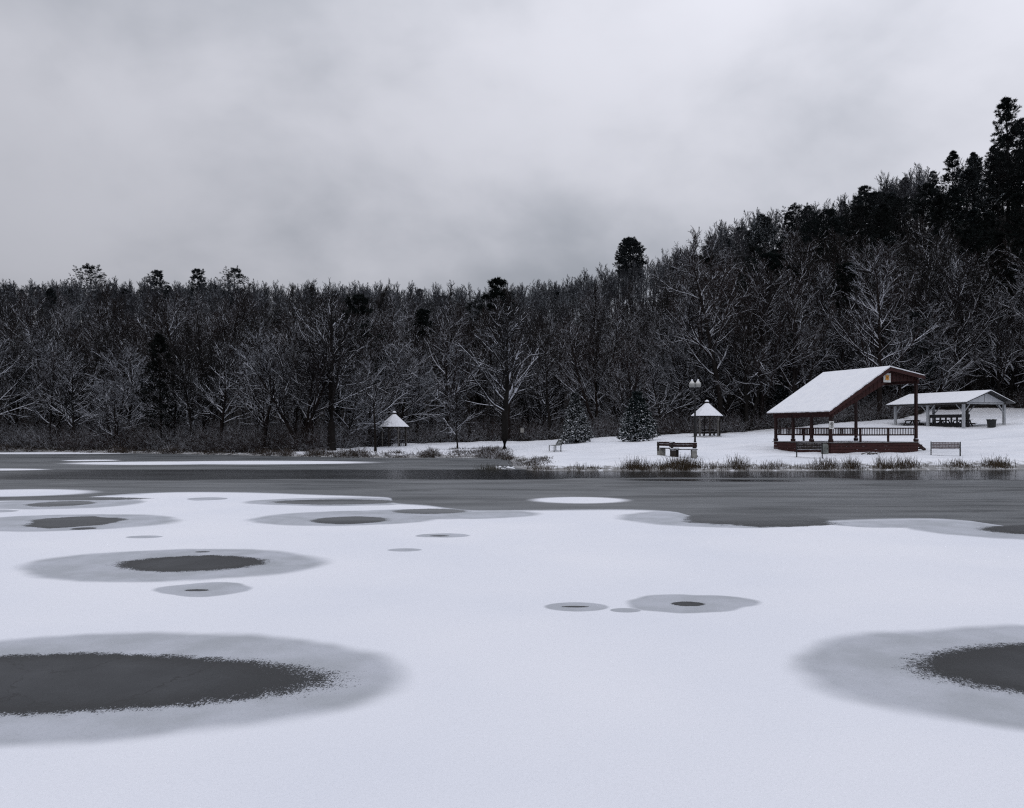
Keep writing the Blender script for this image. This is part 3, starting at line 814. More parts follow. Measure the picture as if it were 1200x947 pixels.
def region(px): return 'left' if px < 420 else ('middle' if px < 800 else 'right')
for (x, Y, px, dep, ymax) in near:
    h = g0.random()
    if dep < 9 and h < .42: k = g0.integers(len(BTS)); mset = BTS[k]; H_ = BSH[k]; s_ = .7 + .4 * g0.random()
    else: k = g0.integers(len(BT)); mset = BT[k]; H_ = BH[k]; s_ = .75 + .35 * g0.random()
    if px > 800: s_ *= 1.2
    if dep < 14 and px < 780: s_ *= .8
    s_ = cap(px, x, Y, s_, H_)
    rg = region(px)
    put_tree('bare_tree', mset, x, Y, s_, g0.random() * 6.28, 'bare woodland tree with snow-dusted branches on the %s part of the slope' % rg, 'tree', 'leafless trees in the %s part of the wood' % rg)
for (x, Y, px, dep, ymax) in pines[:290]:
    k = g0.integers(4); s_ = .72 + .4 * g0.random()
    if px < 800: s_ *= .85
    if dep < 12: s_ *= .7
    s_ = cap(px, x, Y, s_, PH[k])
    rg = region(px)
    put_tree('pine_tree', PN[k], x, Y, s_, g0.random() * 6.28, 'dark evergreen pine growing among the other trees on the %s part of the wooded slope' % rg, 'tree', 'pines scattered in the %s part of the wood' % rg, crown='crown')
# farther trees read as one mass
fv = []; 
extra = []
for i in range(240):   # dense ridge crest
    px = -170 + 1250 * g0.random(); ym_ = np.interp(px, [-200, 550, 700, 850, 1000, 1200], [194, 196, 184, 170, 157, 142])
    Y = ym_ + g0.random() * 14 - 4; extra.append((X_at(px, Y), Y, px, 99, ym_))
for (x, Y, px, dep, ymax) in rest + extra:
    (Vt, Qt), (Vc, Qc, _nl) = FT[g0.integers(4)]
    s_ = .85 + .25 * g0.random() + (.25 if 780 < px < 930 else 0); a = g0.random() * 6.28; z = gz(x, Y)
    s_ = max(.5, cap(px, x, Y, s_, 14.5))
    Rm = np.array([[math.cos(a), -math.sin(a), 0], [math.sin(a), math.cos(a), 0], [0, 0, 1]])
    for V, Q in ((Vt, Qt), (Vc, Qc)):
        fv.append(((V * s_) @ Rm.T + np.array([x, Y, z]), Q))
V, Q = pack(fv)
far = link('distant_wood', np_mesh('distant_wood', V, Q, M['hazy_bark']))
tag(far, 'hazy mass of leafless trees along the far ridge and upper slope', 'wood', kind='stuff')
print('trees', len(near), len(pines), len(rest), 'far faces', len(Q))

# ------------------------------------------------------------------ undergrowth, shore grass
def thicket(n, sampler, hmin, hmax, per, r, mat, name, label, cat, seed, spread=.8, curl=.25, N=4, tw=3):
    g = np.random.default_rng(seed)
    C, Hs = sampler(g, n)
    z = ground(C[:, 0], C[:, 1])
    base = np.repeat(np.stack([C[:, 0], C[:, 1], z - .05], 1), per, 0)
    Hh = np.repeat(Hs * (hmin + (hmax - hmin) * g.random(n)), per) * (.5 + .6 * g.random(n * per))
    base[:, :2] += g.normal(size=(len(base), 2)) * .18
    d = norm(np.stack([g.normal(size=len(base)) * spread, g.normal(size=len(base)) * spread, np.ones(len(base))], 1))
    pts = [base]; cur = base
    for q in range(N - 1):
        d = norm(d + g.normal(size=d.shape) * curl); d[:, 2] = np.abs(d[:, 2]); cur = cur + d * (Hh / (N - 1))[:, None]; pts.append(cur)
    P = np.stack(pts, 1); Rr = r * np.linspace(1, .45, N)[None] * np.ones((len(P), 1))
    parts = [tubes(P, Rr, 4)]
    if tw:
        P2, R2 = grow(P, Rr, g, tw, .25, .98, (.8, .5), .4, 3, .04, .2, .7, r * .6, fall=.3)
        parts.append(tubes(P2, R2, 4))
    V, Q = pack(parts)
    o = link(name, np_mesh(name, V, Q, mat)); tag(o, label, cat, kind='stuff'); return o

def samp_edge(g, n):
    px = -170 + 1540 * g.random(n); d = g.random(n) ** 1.6 * 13
    x = (px - 600) / F * 72; x = x + 0
    y = forest_edge(x) + .3 + d
    x = (px - 600) / F * y; y = forest_edge(x) + .3 + d
    keep = ~((px > 990) & (px < 1010)) & ~((px > 1075) & (px < 1215) & (d < 6))
    return np.stack([x, y], 1)[keep], (1 + d * .05)[keep]
def _wrap(s):
    def f(g, n):
        C, H = s(g, n)
        while len(C) < n:
            c2, h2 = s(g, n); C = np.concatenate([C, c2]); H = np.concatenate([H, h2])
        return C[:n], H[:n]
    return f
thicket(2600, _wrap(samp_edge), 1.3, 2.8, 9, .011, M['brush'], 'undergrowth', 'tangled brown undergrowth with frost along the foot of the wood', 'undergrowth', 41)

def shore_samp(lo, hi, dmin, dmax, power=1.0):
    sx = np.array([p for p, q in shore_px], float)
    Yq = np.array([Y_ice(q) for p, q in shore_px])
    def f(g, n):
        px = lo + (hi - lo) * g.random(n)
        # clumps
        w = .5 + .5 * np.sin(px * .11 + 1.7 * np.sin(px * .037)) * np.sin(px * .043 + 2)
        keep = g.random(n) < (.06 + 1.1 * w ** 1.6)
        px = px[keep]; n2 = len(px)
        y = np.interp(px, sx, Yq) + dmin + (dmax - dmin) * g.random(n2) ** power
        x = (px - 600) / F * y
        return np.stack([x, y], 1), np.clip(.35 + .85 * w[keep], .35, 1.2) * (.6 + .6 * g.random(n2))
    return _wrap(f)
thicket(460, shore_samp(735, 1185, .15, 1.2), .25, .72, 11, .0085, M['shore_grass'], 'shore_grass', 'dry dark grass tufts along the near bank in front of the bandstand', 'grass', 51, spread=.28, curl=.1, N=4, tw=0)
thicket(60, shore_samp(620, 735, .1, .8), .15, .45, 10, .0085, M['shore_grass'], 'bank_grass', 'sparse dark grass at the water edge left of the lamp', 'grass', 52, spread=.3, curl=.1, N=4, tw=0)
thicket(1500, shore_samp(-160, 600, .0, 2.6), .15, .65, 9, .013, M['shore_brush'], 'shore_brush', 'low frosted brush and weeds along the far left shoreline', 'brush', 53, spread=.9, curl=.3, N=4, tw=2)
thicket(420, shore_samp(520, 650, 2.0, 9.0), .1, .35, 9, .011, M['shore_brush'], 'bank_weeds', 'brown weeds poking through snow on the little point by the metal bench', 'weeds', 54, spread=.7, curl=.2, N=3, tw=0)
def one(cx, cy):
    def f(g, n): return np.stack([cx + g.normal(size=n) * .22, cy + g.normal(size=n) * .12], 1), np.ones(n)
    return f
t_ = thicket(46, one(X_at(571.5, 37.3), 37.3), .5, .85, 14, .009, M['shore_grass'], 'grass_tuft', 'dark tuft of grass standing alone in the ice off the point', 'grass tuft', 55, spread=.3, curl=.1, N=4, tw=0)
del t_['kind']
# little snowy lumps showing beside it
mb = MB()
for i in range(18):
    px_ = 580 + 27 * random.random(); y_ = 37.4 + 3.4 * random.random(); r_ = .03 + .06 * random.random()
    mb.lathe([(r_ * 1.3, -.02), (r_ * 1.1, r_ * .35), (r_ * .7, r_ * .6), (r_ * .1, r_ * .72)], (X_at(px_, y_), y_, 0), 7)
o = mb.build('snowy_hummocks', M['snow']); tag(o, 'scatter of snow lumps in the ice next to the lone grass tuft', 'snow lumps', kind='stuff')

# ------------------------------------------------------------------ gazebos
def make_gazebo(loc, rz, label):
    t = empty('gazebo', loc, rz, label, 'gazebo')
    mb = MB(); mb.lathe([(1.32, -.25), (1.32, .05), (1.28, .07)], n=8, smooth=False); mb.build('floor_slab', M['concrete'], t)
    n = 8; er = 1.42; pr = 1.12; he = 1.86
    for k in range(n):
        a = 2 * math.pi * (k + .5) / n; x, y = pr * math.cos(a), pr * math.sin(a)
        mb = MB(); mb.box((x, y, .97), (.12, .12, 1.8), a)
        mb.build('post', M['dark_wood'] if k % 2 else M['grey_wood'], t)
        mb = MB()
        for s in (-1, 1):
            b_ = a + s * 2 * math.pi / n
            x2, y2 = pr * math.cos(b_), pr * math.sin(b_)
            mb.beam((x * .999, y * .999, 1.42), (x + (x2 - x) * .36, y + (y2 - y) * .36, 1.8), .05, .07)
        mb.build('brace', M['grey_wood'], t)
    mb = MB()
    for k in range(n):
        a = 2 * math.pi * (k + .5) / n; b_ = 2 * math.pi * (k + 1.5) / n
        mb.beam((pr * math.cos(a), pr * math.sin(a), 1.84), (pr * math.cos(b_), pr * math.sin(b_), 1.84), .1, .12)
    mb.build('ring_beam', M['dark_wood'], t)
    mb = MB(); mb.lathe([(er, 1.86), (er, 1.90), (er * .98, 1.915), (.16, 3.0), (.1, 1.95)][:4], n=8, smooth=False)
    rf = mb.build('roof', M['gazebo_roof'], t)
    rf.rotation_euler[2] = math.pi / 8
    mb = MB(); mb.lathe([(.14, 2.99), (.14, 3.08), (.17, 3.1), (.17, 3.13)], n=8, smooth=False)
    mb.build('cupola', M['dark_wood'], t)
    mb = MB(); mb.lathe([(.175, 3.132), (.18, 3.17), (.13, 3.24), (.05, 3.29), (.01, 3.3)], n=12); mb.build('finial', M['snow'], t)
    return t
def make_table(name, loc, rz, label, mat, group=None, s=1.0):
    t = empty(name, loc, rz, label, 'picnic table', group); t.scale = (s, s, s)
    mb = MB()
    for k in range(5): mb.box((0, (k - 2) * .15, .74), (1.8, .14, .04))
    mb.build('tabletop', mat, t)
    for s_ in (-1, 1):
        mb = MB()
        for k in (-.07, .07): mb.box((0, s_ * .68 + k, .45), (1.8, .13, .04))
        mb.build('seat', mat, t)
    for sx in (-.62, .62):
        mb = MB()
        for s_ in (-1, 1):
            mb = MB(); mb.beam((sx, s_ * .28, .71), (sx, s_ * .62, .0), .045, .09); mb.build('leg', mat, t)
        mb = MB(); mb.box((sx + .05, 0, .4), (.045, 1.5, .09)); mb.box((sx + .05, 0, .69), (.045, .68, .06)); mb.build('crossbar', mat, t)
    mb = MB(); 
    for s_ in (-1, 1): mb.beam((s_ * .6, 0, .42), (s_ * .1, 0, .71), .04, .08)
    mb.build('brace', mat, t)
    return t
gx1, gy1 = X_at(462, 68), 68
make_gazebo((gx1, gy1, .36), .1, 'small snow-roofed gazebo on the far left shore beyond the slim tree')
make_table('picnic_table', (gx1 + .25, gy1, .43), .35, 'dark picnic table inside the left gazebo', M['dark_wood'], s=.85)
gx2, gy2 = X_at(828.5, 67), 67
make_gazebo((gx2, gy2, 1.32), .35, 'small snow-roofed gazebo at the wood edge behind the twin-globe lamp')
make_table('picnic_table', (gx2, gy2, 1.39), .1, 'dark picnic table inside the gazebo behind the lamp', M['dark_wood'], s=.85)

# ------------------------------------------------------------------ bandstand
A20 = R(20)
def bandstand():
    zb = .50; W = 6.63; Dp = 4.85; fl = 1.24 - zb
    t = empty('bandstand', (18.25, 43.0, zb), A20, 'open red timber bandstand with a steep snow-covered lopsided roof', 'bandstand')
    # skirt boards, side by side around the deck
    for (nm, p, q) in (('front', (0, 0), (W, 0)), ('left', (0, 0), (0, Dp)), ('right', (W, 0), (W, Dp)), ('rear', (0, Dp), (W, Dp))):
        mb = MB(); L = math.hypot(q[0] - p[0], q[1] - p[1])
        for k in range(4):
            z = fl - .13 - k * .19
            mb.box(((p[0] + q[0]) / 2, (p[1] + q[1]) / 2, z), ((L if p[1] == q[1] else .05) - (0 if p[1] == q[1] else 0), (.05 if p[1] == q[1] else L), .18), 0, .012)
        mb.build('skirt_boards', M['red'], t)
    mb = MB()
    for k in range(33): mb.box((W / 2, (k + .5) * (Dp + .16) / 33 - .08, fl - .018), (W + .16, (Dp + .16) / 33 - .006, .036), 0, .004)
    mb.build('deck', M['deck'], t)
    # posts
    front_z = lambda x: (3.04 + (5.69 - 3.04) * (x + .35) / 4.48 if x < 4.13 else 5.69 - (5.69 - 5.25) * (x - 4.13) / 2.7) - zb - .28
    for (x, y) in [(0.08, .08), (0.08, 1.62), (0.08, 3.2), (0.08, Dp - .08), (W - .08, .08), (W - .08, Dp - .08)]:
        top = front_z(x) - (.12 if x < 1 else .1)
        mb = MB(); mb.box((x, y, (fl + top) / 2), (.15, .15, top - fl))
        pst = mb.build('post', M['dark_red'], t)
        mb = MB(); mb.box((x, y, fl + .1), (.24, .24, .2), 0, .04); mb.build('post_base', M['dark_red'], pst)
    # railings: top rail, bottom rail, balusters
    def rail(p, q, n_mid):
        p = Vector(p); q = Vector(q); L = (q - p).length
        mb = MB(); mb.beam((p.x, p.y, fl + .82), (q.x, q.y, fl + .82), .12, .07); mb.beam((p.x, p.y, fl + .42), (q.x, q.y, fl + .42), .05, .08)
        r_ = mb.build('railing', M['dark_red'], t)
        mb = MB(); n = int(L / .125)
        for k in range(1, n):
            c = p + (q - p) * k / n; mb.box((c.x, c.y, fl + .62), (.035, .035, .34), 0, .004)
        mb.build('balusters', M['dark_red'], r_)
        for k in range(1, n_mid + 1):
            c = p + (q - p) * k / (n_mid + 1); mb = MB(); mb.box((c.x, c.y, fl + .4), (.1, .1, .78)); mb.build('rail_post', M['dark_red'], r_)
    rail((.16, .08, 0), (W - .16, .08, 0), 2); rail((.08, .16, 0), (.08, Dp - .16, 0), 0); rail((.16, Dp - .08, 0), (W - .16, Dp - .08, 0), 2)
    # roof: two slopes of unequal length along the depth
    y0, y1 = -.32, Dp + .28
    zl, zr, zp = 3.04 - zb, 5.25 - zb, 5.69 - zb
    xl, xr, xp = -.37, 6.85, 4.13
    mb = MB(); mb.prism([(xl, zl - .1), (xp, zp - .1), (xr, zr - .1), (xr, zr - .04), (xp, zp - .035), (xl, zl - .04)], y0, y1)
    rf = mb.build('roof', M['dark_red'], t)
    mb = MB(); mb.prism([(xl + .02, zl - .035), (xp, zp - .03), (xr - .02, zr - .035), (xr - .02, zr + .02), (xp, zp + .045), (xl + .02, zl + .035)], y0 + .03, y1 - .03)
    mb.build('roof_snow', M['snow'], rf)
    for yy, nm in ((.02, 'gable'), (Dp - .1, 'gable')):
        mb = MB()
        lowl = lambda x: zl - .1 + (zp - zl) * (x - xl) / (xp - xl)
        lowr = lambda x: zp - .1 - (zp - zr) * (x - xp) / (xr - xp)
        mb.prism([(0.0, lowl(0) - .5), (4.35, lowl(4.13) - .78), (6.55, lowr(6.55) - .27), (6.6, lowr(6.6) - .004), (xp, zp - .104), (0.0, lowl(0) - .004)], yy, yy + .08)
        for k in range(22):
            x = .3 + k * .29
            if x > 6.4: break
            up_ = (lowl(x) if x < xp else lowr(x)) - .02
            lo_ = np.interp(x, [0, 4.35, 6.55], [lowl(0) - .5, lowl(4.13) - .78, lowr(6.55) - .27]) + .02
            mb.box((x, yy - .008 if yy < 1 else yy + .09, (up_ + lo_) / 2), (.03, .014, up_ - lo_), 0, .003)
        mb.build('gable_panel', M['red'], t)
    # barge boards
    mb = MB()
    mb.beam((xl, y0 + .02, zl - .17), (xp, y0 + .02, zp - .17), .045, .16); mb.beam((xp, y0 + .021, zp - .17), (xr, y0 + .021, zr - .17), .045, .16)
    mb.build('barge_board', M['red'], t)
    mb = MB(); mb.box((.08, Dp / 2, front_z(.08) - .14), (.12, Dp + .2, .34)); mb.build('eave_beam', M['red'], t)
    mb = MB(); mb.box((W - .08, Dp / 2, zr - .36), (.12, Dp + .2, .24)); mb.build('eave_beam', M['red'], t)
    mb = MB()
    for k in range(7):
        y = .5 + k * .66
        mb.beam((.1, y, zl - .02), (xp, y, zp - .2), .05, .14); mb.beam((xp, y, zp - .2), (W, y, zr - .17), .05, .14)
    mb.build('rafters', M['dark_red'], t)
    # steps on the right side
    mb = MB(); mb.box((W + .28, .75, fl - .2), (.36, 1.3, .07)); mb.box((W + .52, .75, fl - .42), (.34, 1.3, .07))
    mb.beam((W + .06, .13, fl - .12), (W + .72, .13, fl - .52), .05, .2); mb.beam((W + .06, 1.37, fl - .12), (W + .72, 1.37, fl - .52), .05, .2)
    mb.build('steps', M['dark_red'], t)
    # painted quilt square on the gable
    bx, bz = 4.17, 5.05 - zb
    mb = MB(); mb.box((bx, -.02, bz), (.56, .03, .56)); q = mb.build('quilt_square', M['sign_white'], t)
    mb = MB(); mb.box((bx, -.04, bz), (.25, .012, .25), 0, .002)
    mb.prism([(bx - .0, bz + .175), (bx + .06, bz + .12), (bx - .06, bz + .12)], -.046, -.036); mb.prism([(bx, bz - .175), (bx - .06, bz - .12), (bx + .06, bz - .12)], -.046, -.036)
    for sx in (-1, 1):
        for sz in (-1, 1): mb.prism([(bx + sx * .12, bz + sz * .12), (bx + sx * .17, bz + sz * .165), (bx + sx * .12, bz + sz * .05)], -.046, -.036)
    mb.build('quilt_star', M['orange'], q)
    mb = MB(); mb.box((bx, -.05, bz), (.09, .01, .09), 0, .002); mb.build('quilt_centre', M['ochre'], q)
    # notice on the corner post
    mb = MB(); mb.box((.04, -.03, 2.24 - zb), (.34, .02, .44), 0, .003); sg = mb.build('warning_sign', M['sign_white'], t)
    mb = MB(); c = (.04, 2.30 - zb); n = 20
    ring = []
    for k in range(n):
        a = 2 * math.pi * k / n; b2 = 2 * math.pi * (k + 1) / n
        mb.prism([(c[0] + .105 * math.cos(a), c[1] + .105 * math.sin(a)), (c[0] + .105 * math.cos(b2), c[1] + .105 * math.sin(b2)), (c[0] + .082 * math.cos(b2), c[1] + .082 * math.sin(b2)), (c[0] + .082 * math.cos(a), c[1] + .082 * math.sin(a))], -.048, -.042)
    mb.beam((c[0] - .07, -.047, c[1] + .07), (c[0] + .07, -.047, c[1] - .07), .006, .024)
    mb.beam((c[0] - .03, -.047, c[1] - .05), (c[0] + .035, -.047, c[1] + .05), .006, .03)
    mb.box((c[0], -.045, c[1] - .16), (.22, .006, .02), 0, .001); mb.box((c[0], -.045, c[1] - .2), (.17, .006, .016), 0, .001)
    mb.build('pictogram', M['ink'], sg)
    return t
bandstand()
# grey cabinet beside the corner of the stage
ux, uy = 17.87, 42.9; uz = gz(ux, uy)
t = empty('utility_cabinet', (ux, uy, uz), A20, 'small arched grey-green cabinet at the front corner of the bandstand', 'cabinet')
mb = MB(); pr_ = [(-.15, -.1), (.15, -.1), (.15, .42)] + [(.15 * math.cos(a), .42 + .15 * math.sin(a)) for a in [k * math.pi / 8 for k in range(1, 8)]] + [(-.15, .42)]
mb.prism(pr_, -.12, .12); mb.build('body', M['green_grey'], t)
mb = MB(); mb.box((0, -.128, .26), (.2, .014, .3), 0, .004); d_ = mb.build('door', M['green_grey'], t)
mb = MB(); mb.box((.06, -.145, .28), (.02, .02, .06), 0, .003); mb.build('handle', M['black'], d_)
# driftwood in front of the deck
mb = MB()
bx_, by_ = X_at(1018, 41.9), 41.9; bz_ = gz(bx_, by_)
g1 = np.random.default_rng(3)
for k in range(6):
    a = g1.random() * 3; p = (bx_ + g1.normal() * .15, by_ + g1.normal() * .08, bz_ + .04)
    mb.tube([p, (p[0] + math.cos(a) * .25, p[1] + .03, p[2] + .08), (p[0] + math.cos(a) * .5, p[1], p[2] + .06 + .1 * g1.random())], [.04, .035, .015], 7)
o = mb.build('fallen_branch', M['grey_wood']); tag(o, 'pale broken branch lying in snow against the bandstand front', 'branch')

# ------------------------------------------------------------------ picnic shelter
def shelter():
    zb = 2.05; Lg = 7.5; Wd = 5.4
    # local x = gable width, local y = ridge direction
    t = empty('picnic_shelter', (37.3, 62.0, zb), A20, 'white-posted picnic shelter with a low snow-covered gable roof', 'shelter')
    e = 2.17; rdg = 5.27 - zb
    mb = MB(); mb.box((Wd / 2, Lg / 2, -.14), (Wd - .2, Lg - .2, .3)); mb.build('floor_slab', M['concrete'], t)
    for i, (x, y) in enumerate([(.35, .3), (.35, Lg / 2), (.35, Lg - .3), (Wd - .35, .3), (Wd - .35, Lg / 2), (Wd - .35, Lg - .3)]):
        mb = MB(); mb.box((x, y, 1.0), (.19, .19, 2.1)); p = mb.build('post', M['white_paint'] if i not in (4,) else M['grey_wood'], t)
        mb = MB()
        for s in (-1, 1):
            if 0 < y + s * .9 < Lg: mb.beam((x, y + s * .08, 1.4), (x, y + s * .68, 2.03), .06, .07)
        mb.build('brace', M['white_paint'], p)
        if abs(y - .3) < .01:
            mb = MB(); s = 1 if x < 1 else -1
            mb.beam((x + s * .08, y, 1.4), (x + s * .66, y, 2.02), .06, .07); mb.build('brace', M['white_paint'], p)
    for x in (.35, Wd - .35):
        mb = MB(); mb.box((x, Lg / 2, 2.13), (.14, Lg - .1, .16)); mb.build('eave_beam', M['grey_wood'], t)
    for y in (.3, Lg - .3):
        mb = MB(); mb.box((Wd / 2, y, 2.125), (Wd - .86, .1, .14)); mb.build('tie_beam', M['white_paint'], t)
        mb = MB(); yy = y - .04; mb.prism([(.35, 2.22), (Wd - .35, 2.22), (Wd / 2, rdg - .14)], yy, yy + .06); gp = mb.build('gable_panel', M['gable_white'], t)
        mb = MB()
        for x in (Wd / 2,): mb.box((x, yy - .008 if y < 1 else yy + .068, 2.6), (.03, .012, .72), 0, .003)
        mb.build('joint', M['grey_wood'], gp)
    mb = MB(); mb.prism([(-.15, e - .06), (Wd / 2, rdg - .12), (Wd + .15, e - .06), (Wd + .15, e), (Wd / 2, rdg - .05), (-.15, e)], -.35, Lg + .3)
    rf = mb.build('roof', M['black'], t)
    mb = MB(); mb.prism([(-.13, e + .004), (Wd / 2, rdg - .046), (Wd + .13, e + .004), (Wd + .13, e + .05), (Wd / 2, rdg + .02), (-.13, e + .06)], -.33, Lg + .28)
    mb.build('roof_snow', M['snow'], rf)
shelter()
ca, sa = math.cos(A20), math.sin(A20)
def sh(lx, ly, lz=0.0): return (37.3 + ca * lx - sa * ly, 62 + sa * lx + ca * ly, 2.06 + lz)
make_table('picnic_table', sh(1.3, 6.2, .01), A20 + .35, 'picnic table seen end-on at the left end of the picnic shelter', M['dark_wood'])
make_table('picnic_table', sh(2.6, 4.3, .01), A20 + 1.2, 'dark picnic table in the middle of the picnic shelter', M['dark_wood'])
make_table('picnic_table', sh(3.0, 2.6, .01), A20 + .1, 'picnic table nearest the gable end inside the shelter', M['dark_wood'])
# dark slatted rack standing inside the shelter
t = empty('slatted_rack', sh(.95, 2.2, .01), A20 + math.pi / 2 + .25, 'long dark slatted wooden rack standing under the shelter roof', 'rack')
mb = MB(); mb.box((0, 0, 1.05), (3.4, .1, .28)); mb.build('top_rail', M['black'], t)
mb = MB(); mb.box((0, 0, .25), (3.4, .1, .22)); mb.build('bottom_rail', M['black'], t)
for k in range(8):
    mb = MB(); mb.box((-1.6 + k * 3.2 / 7, .0, .56), (.14, .08, 1.1)); mb.build('slat', M['black'], t)
# litter bin
lx_, ly_, lz_ = sh(4.1, .6)
t = empty('litter_bin', (X_at(1162, 61.5), 61.5, 2.1), 0, 'black litter bin with a wide rim by the right post of the shelter', 'litter bin')
mb = MB(); mb.lathe([(.27, 0), (.29, .02), (.335, .62), (.34, .64)], n=20); mb.build('body', M['stone_bin'], t)
mb = MB(); mb.lathe([(.35, .62), (.385, .63), (.385, .69), (.35, .71), (.1, .73)], n=20); mb.build('lid', M['stone_bin'], t)

# ------------------------------------------------------------------ lamp
lx, ly = X_at(814.5, 42), 42.0; lz = .45
t = empty('street_lamp', (lx, ly, lz), 0, 'black lamp post with two frosted acorn globes behind the plank bench', 'street lamp')
mb = MB(); mb.lathe([(.16, -.1), (.16, .06), (.12, .1), (.1, .16), (.085, .5), (.1, .56), (.085, .62), (.07, .66)], n=12); mb.build('base', M['black'], t)
mb = MB(); mb.lathe([(.06, .66), (.055, .8), (.085, .84), (.06, .9), (.055, 1.1), (.048, 3.3), (.05, 3.32), (.05, 3.4), (.03, 3.42), (.03, 3.5)], n=12); mb.build('pole', M['black'], t)
for s in (-1, 1):
    x = s * .17
    mb = MB(); mb.tube([(0, 0, 3.3), (s * .08, 0, 3.32), (x, 0, 3.4), (x, 0, 3.62), (x, 0, 3.78)], [.03, .028, .03, .035, .04], 8); mb.build('arm', M['black'], t)
    mb = MB(); mb.lathe([(.05, 3.76), (.1, 3.79), (.12, 3.86), (.1, 3.9)], (x, 0, 0), 14); mb.build('lamp_holder', M['black'], t)
    mb = MB(); mb.lathe([(.1, 3.88), (.15, 3.92), (.168, 4.0), (.165, 4.06), (.14, 4.14), (.09, 4.21), (.05, 4.24)], (x, 0, 0), 18); gl = mb.build('globe', M['globe'], t)
    mb = MB(); mb.lathe([(.055, 4.235), (.06, 4.26), (.045, 4.3), (.02, 4.34), (.005, 4.35)], (x, 0, 0), 12); mb.build('finial', M['snow'], gl)

# ------------------------------------------------------------------ benches
def plank_bench(loc, rz, label, group=None):
    t = empty('plank_bench', loc, rz, label, 'bench')
    for x in (-.58, .58):
        mb = MB(); mb.box((x * .96, 0, .18), (.27, .42, .44), 0, .02); lg = mb.build('leg', M['dark_wood'] if x < 0 else M['concrete'], t)
        mb = MB(); mb.box((x, .2, .52), (.12, .08, .5)); mb.build('back_support', M['dark_wood'], lg)
    mb = MB()
    for k in range(3): mb.box((0, -.15 + k * .14, .425), (1.46, .125, .05))
    mb.build('seat', M['dark_wood'], t)
    mb = MB(); mb.box((0, -.01, .462), (1.42, .38, .02), 0, .008); mb.build('seat_snow', M['snow'], t)
    mb = MB(); mb.box((0, .14, .615), (1.5, .05, .125)); mb.box((0, .14, .735), (1.5, .05, .105)); bk = mb.build('backrest', M['dark_red'], t)
    mb = MB(); mb.box((0, .14, .797), (1.48, .045, .02), 0, .008); mb.build('backrest_snow', M['snow'], bk)
    return t
bx, by = X_at(801, 41), 41.0
plank_bench((bx, by, gz(bx, by) + .03), R(-4), 'plank bench with snow on its seat in front of the lamp post')
bx, by = X_at(782.5, 41.8), 41.8
plank_bench((bx, by, gz(bx, by) + .0), R(118), 'plank bench turned sideways left of the bench by the lamp')

def slat_bench(loc, rz, label, L=1.55, mat=None, arms=True, tilt=0.0):
    """metal park bench seen from behind: local -y is the front"""
    t = empty('park_bench', loc, rz, label, 'bench')
    mat = mat or M['bench_slat']
    for x in (-L / 2, L / 2):
        mb = MB(); mb.beam((x, .14, -.02), (x, .14, .42), .055, .055); mb.beam((x, .14, .42), (x, .12 + tilt, .82), .055, .055); lg = mb.build('rear_leg', M['black'], t)
        mb = MB(); mb.box((x, -.34, .21), (.05, .05, .44)); mb.build('front_leg', M['black'], t)
        if arms:
            mb = MB(); mb.beam((x, -.36, .6), (x, .09, .6), .05, .04); mb.box((x, -.34, .51), (.04, .04, .16)); mb.build('armrest', M['black'], t)
    mb = MB()
    for k in range(4): mb.box((0, -.31 + k * .115, .43), (L - .07, .1, .03))
    mb.build('seat', mat, t)
    mb = MB()
    for k in range(4): mb.box((0, .1 + tilt * (k + .5) / 4, .5 + k * .085), (L - .065, .03, .076))
    for k in range(9 if tilt == 0 else 0): mb.box((-L / 2 + .12 + k * (L - .24) / 8, .121, .63), (.02, .01, .34), 0, .002)
    mb.build('backrest', mat, t)
    return t
bx, by = X_at(1108, 41), 41.0
slat_bench((bx, by, gz(bx, by) - .02), R(151), 'faded slatted park bench with its back panel to the right of the bandstand', 1.38)
bx, by = X_at(948.5, 39.6), 39.6
slat_bench((bx, by, gz(bx, by) - .02), R(158), 'dark slatted bench in front of the left side of the bandstand', 1.25, M['dark_wood'])
bx, by = X_at(652, 52), 52.0
t = slat_bench((bx, by, gz(bx, by) - .03), R(-78), 'metal bench seen from the side on the snowy point below the spruces', 1.3, M['green_grey'], False, .24)

# ------------------------------------------------------------------ small notice at the wood edge
bx, by = X_at(612, 74.5), 74.5; z_ = gz(bx, by)
t = empty('notice_sign', (bx, by, z_), 0, 'small pale notice on a thin post in front of the undergrowth right of the maple', 'sign')
mb = MB(); mb.box((0, 0, .5), (.05, .05, 1.2)); mb.build('post', M['dark_wood'], t)
mb = MB(); mb.box((0, -.04, 1.12), (.34, .02, .46), 0, .004); mb.build('sign_board', M['concrete'], t)

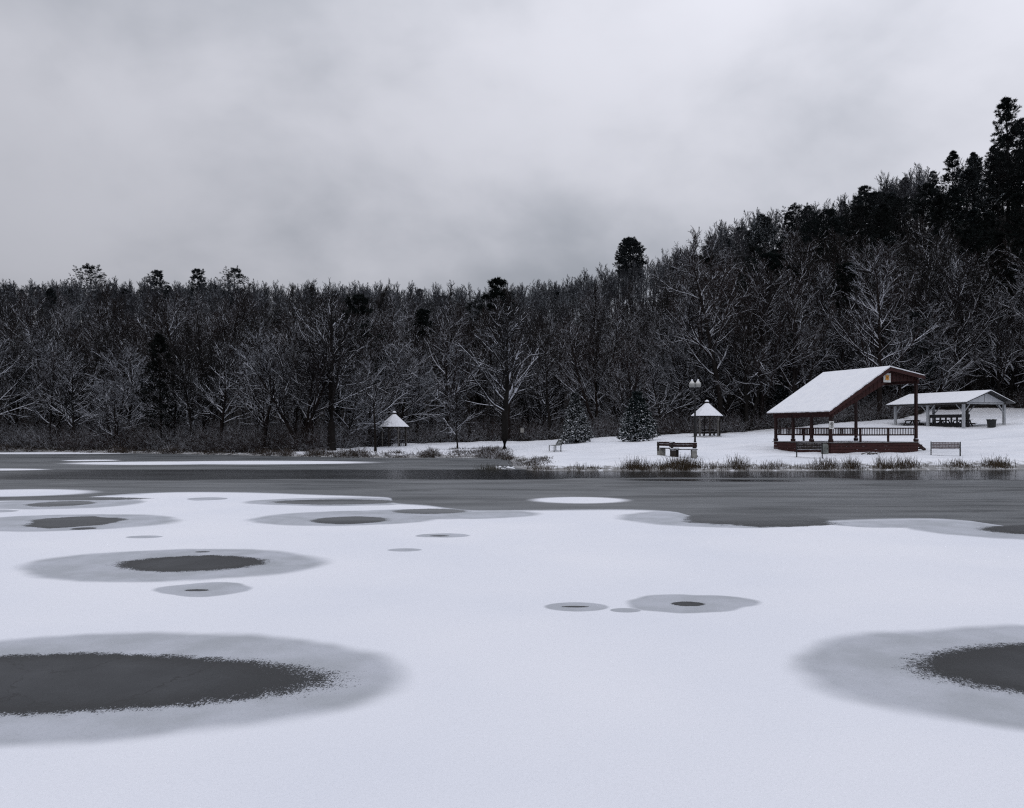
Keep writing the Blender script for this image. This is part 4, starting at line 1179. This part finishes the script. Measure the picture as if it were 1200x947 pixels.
# ------------------------------------------------------------------ sky and light
w = bpy.data.worlds.new('World'); sc.world = w; w.use_nodes = True
nt = NT(w.node_tree); bg = w.node_tree.nodes['Background']
EL, AZ = R(48), R(200)
sky = nt.new('ShaderNodeTexSky', sky_type='NISHITA'); sky.sun_disc = False; sky.sun_elevation = EL; sky.sun_rotation = AZ
sky.dust_density = 4
tc = nt.new('ShaderNodeTexCoord'); D_ = tc.outputs['Generated']
s = nt.sep(D_)
zc = nt.math('MAXIMUM', s[2], 0.0)
zz = nt.math('ADD', zc, .55)
cmb = nt.new('ShaderNodeCombineXYZ')
nt.put(cmb.inputs[0], nt.math('DIVIDE', s[0], zz)); nt.put(cmb.inputs[1], nt.math('DIVIDE', s[1], zz)); cmb.inputs[2].default_value = 3.1
n1 = nt.noise(cmb.outputs[0], 1.5, 5, .48, dist=.25); n2 = nt.noise(cmb.outputs[0], 5.0, 5, .55, dist=.2)
cl = nt.math('ADD', nt.math('MULTIPLY', n1, .8), nt.math('MULTIPLY', n2, .2))
lum = nt.rng(cl, .36, .66, .89, 1.27)
grad = nt.math('MULTIPLY_ADD', nt.math('POWER', zc, 1.3), 1.15, .70)
side = nt.math('MULTIPLY_ADD', s[0], .28, 1.0)
lum = nt.math('MULTIPLY', nt.math('MULTIPLY', lum, grad), side)
tint = nt.mix(nt.rng(cl, .36, .62), (.452, .476, .535), (.545, .552, .605))
cloud = nt.vmath('SCALE', tint); 
cloud_node = cloud.node; nt.put(cloud_node.inputs['Scale'], lum)
skyc = nt.vmath('SCALE', sky.outputs[0]); skyc.node.inputs['Scale'].default_value = .1
tot = nt.mix(.95, skyc, cloud)
nt.put(bg.inputs['Color'], tot); bg.inputs['Strength'].default_value = 1.0

sun = bpy.data.lights.new('Sun', 'SUN'); sun.energy = .3; sun.angle = R(25); sun.color = (1, .97, .94)
so = bpy.data.objects.new('sun', sun); COL.objects.link(so)
dv = Vector((math.sin(AZ) * math.cos(EL), math.cos(AZ) * math.cos(EL), math.sin(EL)))
so.rotation_euler = (-dv).to_track_quat('-Z', 'Y').to_euler()
so.location = (0, 0, 60)

cam = bpy.data.cameras.new('camera'); co = bpy.data.objects.new('camera', cam); COL.objects.link(co)
co.location = (0, 0, CAMZ); co.rotation_euler = (R(90), 0, 0)
cam.sensor_width = 36; cam.lens = 36 * F / 1200; cam.shift_y = (HZ - 473.5) / 1200
cam.clip_end = 9000
sc.camera = co
sc.cycles.max_bounces = 4; sc.cycles.diffuse_bounces = 3; sc.cycles.glossy_bounces = 2; sc.cycles.transmission_bounces = 2
sc.cycles.caustics_reflective = False; sc.cycles.caustics_refractive = False
sc.cycles.filter_width = 1.2
sc.cycles.use_denoising = False
sc.view_settings.view_transform = 'Standard'; sc.view_settings.look = 'None'; sc.view_settings.exposure = 0
